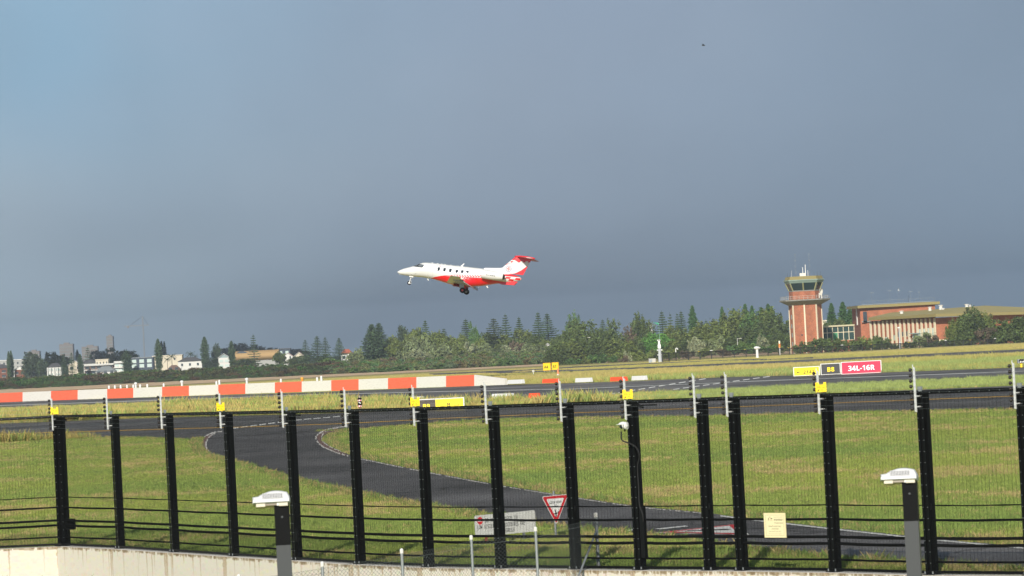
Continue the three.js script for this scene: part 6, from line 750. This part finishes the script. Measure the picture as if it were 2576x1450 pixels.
// ---------------------------------------------------------------- beach houses
{
  const HM = { white: mat(hex('#cacac6'), 0.8), cream: mat(hex('#c6bda9'), 0.8), brick: mat(hex('#8f5a44'), 0.9, 0, { map: tile(T.grain, 4) }), grey: mat(hex('#9a9b98'), 0.8), blue: mat(hex('#34414f'), 0.7), slate: mat(hex('#45464a'), 0.8), tile: mat(hex('#a2543c'), 0.85), tan: mat(hex('#a3875c'), 0.85), brown: mat(hex('#6b554b'), 0.9), roofGrey: mat(hex('#767c80'), 0.7) };
  function house(label, x0, x1, yT, yB, D, wallM, roof, roofM, opt = {}) {
    const a = At(x0, yB, D), b = At(x1, yB, D), W = b.x - a.x, cx = (a.x + b.x) / 2, g0 = ty(cx, D) - 0.5, yb = Math.min(At((x0 + x1) / 2, yB, D).y, g0 + 4), yt = At((x0 + x1) / 2, yT, D).y, dep = opt.dep ?? 9, o = thing('house', label, 'house', [cx, g0, -D], opt.turn ?? 0), rh = roof === 'flat' ? 0.5 : opt.rh ?? Math.min(2.6, (yt - g0) * 0.3), H = yt - g0 - rh;
    part(o, 'wall', box(W, H, dep, 0, H / 2, -dep / 2), wallM); const e = 0.5, w2 = W / 2 + e, z0 = e, z1 = -dep - e, ov = H;
    if (roof === 'flat') part(o, 'roof', box(W + 0.6, 0.5, dep + 0.6, 0, H + 0.25, -dep / 2), roofM);
    else if (roof === 'hip') { const r = Math.min(W * 0.3, dep / 2), zc = -dep / 2; part(o, 'roof', tris([...quad([-w2, ov, z0], [w2, ov, z0], [w2 - r - e, ov + rh, zc], [-w2 + r + e, ov + rh, zc]), ...quad([w2, ov, z1], [-w2, ov, z1], [-w2 + r + e, ov + rh, zc], [w2 - r - e, ov + rh, zc]), -w2, ov, z1, -w2, ov, z0, -w2 + r + e, ov + rh, zc, w2, ov, z0, w2, ov, z1, w2 - r - e, ov + rh, zc]), roofM); }
    else if (roof === 'gable') { part(o, 'roof', tris([...quad([-w2, ov - 0.1, z0], [0, ov + rh, z0], [0, ov + rh, z1], [-w2, ov - 0.1, z1]), ...quad([0, ov + rh, z0], [w2, ov - 0.1, z0], [w2, ov - 0.1, z1], [0, ov + rh, z1])]), mat(roofM.color, 0.8, 0, { side: THREE.DoubleSide })); part(o, 'gable_wall', tris([-W / 2, H, 0, W / 2, H, 0, 0, H + rh, 0]), opt.gableM ?? wallM); part(o, 'barge_board', [rod([-w2, ov - 0.1, z0 + 0.05], [0, ov + rh, z0 + 0.05], 0.14, 4), rod([w2, ov - 0.1, z0 + 0.05], [0, ov + rh, z0 + 0.05], 0.14, 4)], HM.white); }
    else if (roof === 'barrel') { const R = opt.R, g = new THREE.CylinderGeometry(R, R, W, 24, 1, false, 0, Math.PI).rotateZ(Math.PI / 2).rotateX(-Math.PI / 2 * 0); part(o, 'roof', new THREE.CylinderGeometry(rh, rh, W, 24, 1, false).rotateZ(Math.PI / 2).scale(1, 1, 2.2).translate(0, H, -dep / 2), roofM); part(o, 'end_gable', new THREE.CylinderGeometry(rh * 1.02, rh * 1.02, 0.4, 24).rotateX(Math.PI / 2).scale(1.3, 1, 1).translate(-W / 2 + rh * 1.2, H - 0.1, 0.9), HM.blue); }
    const wm = opt.winM ?? MB.winDark, n = opt.cols ?? Math.max(2, Math.round(W / 4)), rows = opt.rows ?? 2, top = H - 0.6, base = Math.max(0.6, top - rows * 3);
    for (let j = 0; j < rows; j++) for (let i = 0; i < n; i++) { const ww = W / n * (opt.wf ?? 0.5), m = part(o, 'window', box(ww, opt.wh ?? 1.5, 0.08, -W / 2 + W / n * (i + 0.5), base + 3 * j + 1.6, 0.06), wm); part(m, 'sill', box(ww + 0.3, 0.14, 0.3, -W / 2 + W / n * (i + 0.5), base + 3 * j + 0.8, 0.1), HM.white); }
    if (opt.bands) for (let j = 0; j <= rows; j++) part(o, 'floor_band', box(W + 1, 0.4, 1.6, 0, base + 3 * j, 0.6), HM.white);
    if (opt.cols2) for (let i = 0; i <= 4; i++) part(o, 'column', cyl(0.35, 0.38, H, -W / 2 + W / 4 * i, H / 2, 1.2, 8), HM.white);
    return o;
  }
  house('red brick house with dark roof at the end of the beach row', -20, 19, 917, 948, 2180, HM.brick, 'hip', HM.slate);
  house('long grey block with a flat roof behind the brick beach house', -30, 62, 906, 935, 2320, HM.grey, 'flat', HM.white, { cols: 8, wf: 0.35 });
  house('small house with pale gables beside the dark spreading tree', 36, 62, 921, 942, 2170, HM.brick, 'gable', HM.slate, { gableM: HM.white, rows: 1 });
  house('white two storey house with columns and a dark hipped roof', 120, 154, 914, 948, 2120, HM.white, 'hip', HM.slate, { cols2: true, winM: MB.winGrey });
  house('cream house half hidden by two pines', 172, 206, 908, 944, 2160, HM.cream, 'gable', HM.white, { gableM: HM.cream, rows: 1 });
  house('house with a dark roof behind the tiered pine', 205, 242, 905, 930, 2330, HM.grey, 'hip', HM.slate, { rows: 1 });
  house('wide flat roofed brick house with white floor bands', 213, 285, 916, 944, 2150, HM.brown, 'flat', HM.white, { bands: true, wf: 0.7 });
  house('cream rooftop block with narrow windows above the flat roofed house', 240, 272, 904, 918, 2190, HM.cream, 'flat', HM.cream, { rows: 1, cols: 4, wf: 0.3 });
  house('low house with a pale grey roof before the brick house', 240, 289, 922, 944, 2115, HM.white, 'hip', HM.roofGrey, { rows: 1, rh: 3.4 });
  house('white house with glass balcony beside the dense pine', 288, 314, 909, 938, 2130, HM.white, 'flat', HM.white, { bands: true, winM: MB.winPale, wf: 0.7 });
  house('modern dark glass and grey house with flat roofs', 328, 386, 899, 936, 2140, HM.blue, 'flat', HM.roofGrey, { winM: MB.winPale, cols: 3, wf: 0.6, wh: 2.2 });
  house('plain cream block rising behind the palms', 384, 459, 894, 930, 2210, HM.cream, 'flat', HM.cream, { cols: 2, rows: 1, wf: 0.1 });
  house('brown tiled low house between palms', 420, 452, 919, 936, 2100, HM.brown, 'hip', HM.brown, { rows: 1, rh: 3 });
  house('white house with a wide dark hipped roof', 448, 508, 899, 930, 2130, HM.white, 'hip', HM.slate, { rows: 1, cols: 3, wf: 0.25 });
  house('white gabled house with a glazed upper floor', 550, 578, 890, 926, 2120, HM.white, 'gable', HM.slate, { winM: MB.winPale, wf: 0.7, gableM: MB.winGrey });
  house('long house with a tan barrel roof and dark round gable', 592, 702, 882, 912, 2150, HM.grey, 'barrel', HM.tan, { rh: 3.6, dep: 10, rows: 1, cols: 5, winM: MB.winPale });
  house('dark cube house behind the red tiled one', 699, 730, 877, 900, 2180, HM.blue, 'flat', HM.slate, { rows: 1, winM: MB.winPale });
  house('white house with a red tiled gable roof', 712, 737, 888, 920, 2090, HM.white, 'gable', HM.tile, { rows: 2, cols: 2, wf: 0.3 });
  house('cream gabled house with a red roof behind the tiered pines', 742, 764, 886, 915, 2080, HM.cream, 'gable', HM.tile, { rows: 1, cols: 2 });
  house('house with a red tiled roof beside the dense twin pines', 858, 886, 879, 905, 1950, HM.white, 'hip', HM.tile, { rows: 1, cols: 2 });
  house('pale low hut roof showing above the dune trees', 1368, 1388, 864, 878, 1620, HM.white, 'gable', HM.roofGrey, { rows: 1, cols: 2 });
  house('white flat building glimpsed behind the bright round tree', 1706, 1732, 846, 870, 1520, HM.white, 'flat', HM.blue, { rows: 1, cols: 2 });
  house('pale building glimpsed right of the tower shaft', 2058, 2080, 806, 830, 1500, HM.cream, 'flat', HM.cream, { rows: 1, cols: 3 });
  { const D = 1560, p = At(1437, 826, D), g0 = ty(p.x, D); const o = thing('pyramid_roof', 'white pointed spire roof showing above the dune trees', 'roof', [p.x, g0, -D]); const h = p.y - g0; part(o, 'canopy', new THREE.ConeGeometry(1.5, 3.4, 4).rotateY(0.5).translate(0, h - 1.7, 0), M.white); part(o, 'mast', cyl(0.2, 0.25, h - 3, 0, (h - 3) / 2, 0, 8), M.white); }
  { const D = 1600, p = At(1637, 818, D), g0 = ty(p.x, D), h = p.y - g0; const o = thing('chimney_stack', 'short white cylinder stack above the trees', 'chimney', [p.x, g0, -D]); part(o, 'stack', cyl(0.85, 0.85, h, 0, h / 2, 0, 14), M.white); part(o, 'cap', cyl(0.95, 0.95, 0.3, 0, h - 0.1, 0, 14), M.whiteRough); }
  for (const [x, y, D, lab] of [[1474, 850, 1420, 'street light above the dark feathery trees'], [1717, 836, 1500, 'street light beside the white flat building'], [1749, 836, 1480, 'street light by the tall narrow pine'], [1855, 852, 1330, 'street light in the grove left of the tower']]) { const p = At(x, y, D), g0 = ty(p.x, D), h = p.y - g0, o = thing('street_light', 'pale ' + lab, 'street light', [p.x, g0, -D]); part(o, 'pole', cyl(0.1, 0.17, h, 0, h / 2, 0, 8), mat(hex('#b8bbb6'), 0.6)); part(o, 'arm', [rod([0, h - 0.1, 0], [1.2, h, 0], 0.07, 5), box(0.9, 0.16, 0.35, 1.4, h, 0)], M.whiteRough); }
  { const D = 1560, p = At(1757, 813, D), g0 = ty(p.x, D), h = p.y - g0, o = thing('power_pole', 'grey power pole with a crossarm behind the narrow pine', 'pole', [p.x, g0, -D]); part(o, 'pole', cyl(0.16, 0.24, h, 0, h / 2, 0, 8), M.galvDull); part(o, 'crossarm', box(2.8, 0.2, 0.2, 0, h - 0.4, 0), M.galvDull); }
  { const D = 1690, a = At(843, 905, D), o = thing('beach_gate', 'small white posts at the top of the sandy path', 'gate', [a.x, ty(a.x, D), -D]); part(o, 'post', box(0.3, 1.6, 0.3, -0.6, 0.8, 0), M.white); part(o, 'post', box(0.3, 1.6, 0.3, 0.9, 0.8, 0), M.white); part(o, 'rail', box(1.6, 0.25, 0.15, 0.15, 1.2, 0.001), M.white); }
  for (const [x, yT, D, c, lab] of [[190.5, 959, 1700, '#c9c4ae', 'leaning pale pole on the sand behind the painted wall'], [518, 940, 1750, '#9b4a3e', 'rusty red pole on the sand behind the painted wall']]) { const p = At(x, yT, D), g0 = ty(p.x, D), h = p.y - g0, o = thing('beach_pole', lab, 'pole', [p.x, g0, -D]); part(o, 'pole', cyl(0.2, 0.26, h, 0, h / 2, 0, 8), mat(hex(c), 0.8)); part(o, 'cap', cyl(0.3, 0.3, 0.3, 0, h, 0, 8), mat(hex('#6c5a50'), 0.8)); }
}
// ---------------------------------------------------------------- towers and a crane lost in the rain
{
  const D = 9500, sc = FOCAL / D, gm = mat(lin(0.25, 0.215, 0.185), 0.9), y = (px, py) => At(px, py, D);  // one even facade tone, picked near the sky brightness to mimic thicker haze
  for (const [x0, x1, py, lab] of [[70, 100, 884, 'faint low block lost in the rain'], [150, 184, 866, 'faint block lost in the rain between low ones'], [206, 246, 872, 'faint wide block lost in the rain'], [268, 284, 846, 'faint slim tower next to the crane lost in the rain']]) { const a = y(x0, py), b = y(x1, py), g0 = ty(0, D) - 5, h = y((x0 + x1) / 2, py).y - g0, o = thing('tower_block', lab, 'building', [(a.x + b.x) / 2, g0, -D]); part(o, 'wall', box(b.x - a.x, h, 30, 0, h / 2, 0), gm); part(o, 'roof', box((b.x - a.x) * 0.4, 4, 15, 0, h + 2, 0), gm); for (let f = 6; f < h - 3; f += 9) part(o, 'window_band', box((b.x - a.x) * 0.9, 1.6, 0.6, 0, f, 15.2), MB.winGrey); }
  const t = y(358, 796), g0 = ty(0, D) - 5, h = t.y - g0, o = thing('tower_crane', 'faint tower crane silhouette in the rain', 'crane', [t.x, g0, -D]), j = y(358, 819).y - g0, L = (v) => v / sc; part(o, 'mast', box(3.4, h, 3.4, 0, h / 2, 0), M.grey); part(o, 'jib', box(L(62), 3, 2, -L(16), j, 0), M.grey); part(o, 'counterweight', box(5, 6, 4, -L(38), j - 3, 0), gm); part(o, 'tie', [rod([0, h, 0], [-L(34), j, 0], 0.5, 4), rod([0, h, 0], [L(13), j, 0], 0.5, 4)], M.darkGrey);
  for (const [x, y2, w, D2] of [[255, 889, 60, 4200], [590, 872, 90, 4000], [650, 876, 60, 4100], [745, 882, 90, 4300], [690, 880, 50, 3900]]) tree('far_tree', BROAD[2], CM.dark, x, y2, D2, 10, 'hazy tree mass far behind the beach houses', 'tree', 'hazy tree masses on the skyline', w, 11);
}
// ---------------------------------------------------------------- grass
{
  const r = rng(4242);
  const tuft = (n, h, spread, w, seed, lean) => { const q = rng(seed), P = []; for (let i = 0; i < n; i++) { const a = q() * 6.28, d = Math.sqrt(q()) * spread, x = Math.cos(a) * d, z = Math.sin(a) * d, hh = h * (0.55 + 0.6 * q()), b = q() * 6.28, lx = (q() - 0.5) * lean * hh, lz = (q() - 0.5) * lean * hh, wx = Math.cos(b) * w * (0.6 + 0.8 * q()), wz = Math.sin(b) * w; P.push(x - wx, 0, z - wz, x + wx, 0, z + wz, x + lx * 0.4 + wx * 0.5, hh * 0.6, z + lz * 0.4 + wz * 0.5, x - wx, 0, z - wz, x + lx * 0.4 + wx * 0.5, hh * 0.6, z + lz * 0.4 + wz * 0.5, x + lx, hh, z + lz); } return tris(P); };
  const gm = new THREE.MeshStandardMaterial({ color: 0xffffff, roughness: 0.9, side: THREE.DoubleSide });
  const paved = [TAXI, ROAD, UPPER, RUNWAY, PERIM], onPave = (p) => paved.some((g) => inside(p, g));
  const mm = new THREE.Matrix4(), q = new THREE.Quaternion(), e = new THREE.Euler();
  function scatter(name, label, geo, list, tone) { const im = new THREE.InstancedMesh(geo, gm, list.length); list.forEach(([x, D, s], i) => { mm.compose(new V3(x, gy(D) - 0.07, -D), q.setFromEuler(e.set(0, r() * 6.3, 0)), new V3(s * (0.8 + 0.4 * r()), s * (0.7 + 0.6 * r()), s * (0.8 + 0.4 * r()))); im.setMatrixAt(i, mm); im.setColorAt(i, tone(x, D)); }); im.name = name; im.userData = { kind: 'stuff', label, category: 'grass' }; shadows(im); scene.add(im); }
  const behind = (x, D) => { for (let i = 1; i < wallLine.length; i++) { const a = wallLine[i - 1], b = wallLine[i]; if (x >= a[0] && x <= b[0]) return D > lerp(a[1], b[1], (x - a[0]) / (b[0] - a[0])) + 0.5; } return D > 84; };
  const patch = (x, D) => fbm(x / 46, D / 46, 5, 4, 21);
  // mown lawn
  let list = []; while (list.length < 110000) { const D = 56 + 150 * Math.pow(r(), 1.6), x = (r() - 0.5) * D * 0.42; if (!behind(x, D) || onPave([x, D])) continue; list.push([x, D, 0.7 + 0.5 * r()]); }
  scatter('mown_grass', 'short mown grass behind the security fence', tuft(9, 0.085, 0.16, 0.011, 1, 1.2), list, (x, D) => { const b = patch(x, D), k = 0.75 + 0.5 * r(), dry = r() < 0.03 + 0.7 * sm(0.5, 0.66, fbm(x / 46, D / 46, 11, 4, 31)) * sm(0.3, 0.55, b); return dry ? lin(0.42 * k, 0.34 * k, 0.14 * k) : lin(lerp(0.175, 0.295, b) * k, lerp(0.265, 0.335, b) * k, 0.062 * k); });
  // taller fringe along pavement edges near
  list = []; const edge = (pg, w, n, s) => { let len = 0; const L = pg.map((p, i) => { const b = pg[(i + 1) % pg.length]; const l = Math.hypot(b[0] - p[0], b[1] - p[1]); len += l; return l; }); for (let k = 0; k < n; k++) { let t = r() * len, i = 0; while (t > L[i]) { t -= L[i]; i++; } const a = pg[i], b = pg[(i + 1) % pg.length], f = t / L[i], p = [lerp(a[0], b[0], f) + (r() - 0.5) * w, lerp(a[1], b[1], f) + (r() - 0.5) * w]; if (!onPave(p)) list.push([...p, s * (0.5 + r())]); } };
  edge(ROAD, 1.1, 12000, 0.45); edge(TAXI, 2.0, 12000, 0.38);
  list = list.filter(([x, D]) => Math.abs(x) < D * 0.2 && behind(x, D));
  scatter('verge_grass', 'ragged grass along the edges of the asphalt', tuft(10, 0.3, 0.2, 0.014, 2, 1.1), list, () => { const k = 0.7 + 0.6 * r(), d = r(); return d < 0.45 ? lin(0.34 * k, 0.27 * k, 0.11 * k) : lin(0.15 * k, 0.22 * k, 0.05 * k); });
  // median strip between the taxiways: tall and dry on the left, green on the right
  list = []; while (list.length < 80000) { const D = 200 + 190 * r(), x = (r() - 0.5) * D * 0.4; if (onPave([x, D])) continue; list.push([x, D, 0]); }
  list = list.map(([x, D]) => { const fx = x / D; const nearTop = inside([x, D + 6], UPPER) || inside([x, D + 3], UPPER); const right = sm(0.02, 0.05, fx), clump = fbm((x + 300) / 60, D / 60, 12, 3, 8); const s = D < 300 && !inside([x, D], UPPER) ? lerp(0.42 + 0.7 * sm(0.45, 0.8, clump), 0.4, right) : 0.6; return [x, D, s * (0.7 + 0.6 * r())]; }).filter(([x, D]) => D < 330);
  scatter('median_grass', 'tall dry grass strip between the two taxiways', tuft(18, 0.62, 0.42, 0.008, 3, 0.9), list, (x, D) => { const right = sm(0.015, 0.06, x / D), k = 0.75 + 0.5 * r(); const dry = lin(0.4 * k, 0.32 * k, 0.1 * k), gr = lin(0.24 * k, 0.3 * k, 0.07 * k), c = (r() < 0.6 ? dry : gr); return right > r() ? lin(0.24 * k, 0.29 * k, 0.085 * k) : c; });
  // rough grass beyond the far taxiway
  list = []; while (list.length < 100000) { const D = 250 + 640 * Math.pow(r(), 1.3), x = (r() - 0.5) * D * 0.44; if (onPave([x, D]) || onPave([x, D + 9]) && D > 380) continue; if (x / D > -0.005 && x / D < 0.05 && D < 420 && onPave([x, D - 3.2])) continue; const A = G2(0, 1012), B = G2(1275, 967); const lineD = A[1] + (B[1] - A[1]) * (x - A[0]) / (B[0] - A[0]); if (x < B[0] && D > lineD - 3 && D < lineD + 4) continue; if (D < 330 && x / D < 0.03 && D < lineD) continue; if (x < B[0] && D < 1000 && D < lineD - 3) continue; if (D > 262 && D < 300 && x / D > 0.075 && x / D < 0.118) { const q = SIGND - D; if (q > -0.5 && q < 6) continue; } list.push([x, D, (0.55 + 0.5 * r()) * (D < 330 ? 0.75 : D > 370 ? 0.42 : 0.9)]); }
  scatter('rough_grass', 'long yellow green grass between the far taxiway and the distant fence', tuft(16, 0.5, 0.6, 0.016, 4, 0.9), list, (x, D) => { const k = 0.8 + 0.4 * r(), b = fbm((x + 400) / 200, D / 200, 9, 4, 17), g = sm(0.35, 0.7, b + 0.3 * (r() - 0.5)); return lin(lerp(0.38, 0.3, g) * k, lerp(0.31, 0.285, g) * k, lerp(0.11, 0.08, g) * k); });
  // weeds at the foot of the wall
  list = []; for (let i = 0; i < 16; i++) { const x = -14 + r() * 5; list.push([x, 80.6 - (x + 14) * 0.25 + r() * 0.2 - Math.max(0, x + 11) * 1.2, 1]); }
  const im = new THREE.InstancedMesh(tuft(8, 0.12, 0.1, 0.005, 6, 1.4), gm, list.length); list.forEach(([x, D], i) => { mm.compose(new V3(x, -0.74, -D), q.identity(), new V3(1, 0.7 + r(), 1)); im.setMatrixAt(i, mm); im.setColorAt(i, lin(0.2, 0.23, 0.08)); }); im.name = 'wall_weeds'; im.userData = { kind: 'stuff', label: 'thin weeds at the foot of the concrete wall', category: 'weeds' }; shadows(im); scene.add(im);
}
renderer.render(scene, camera);
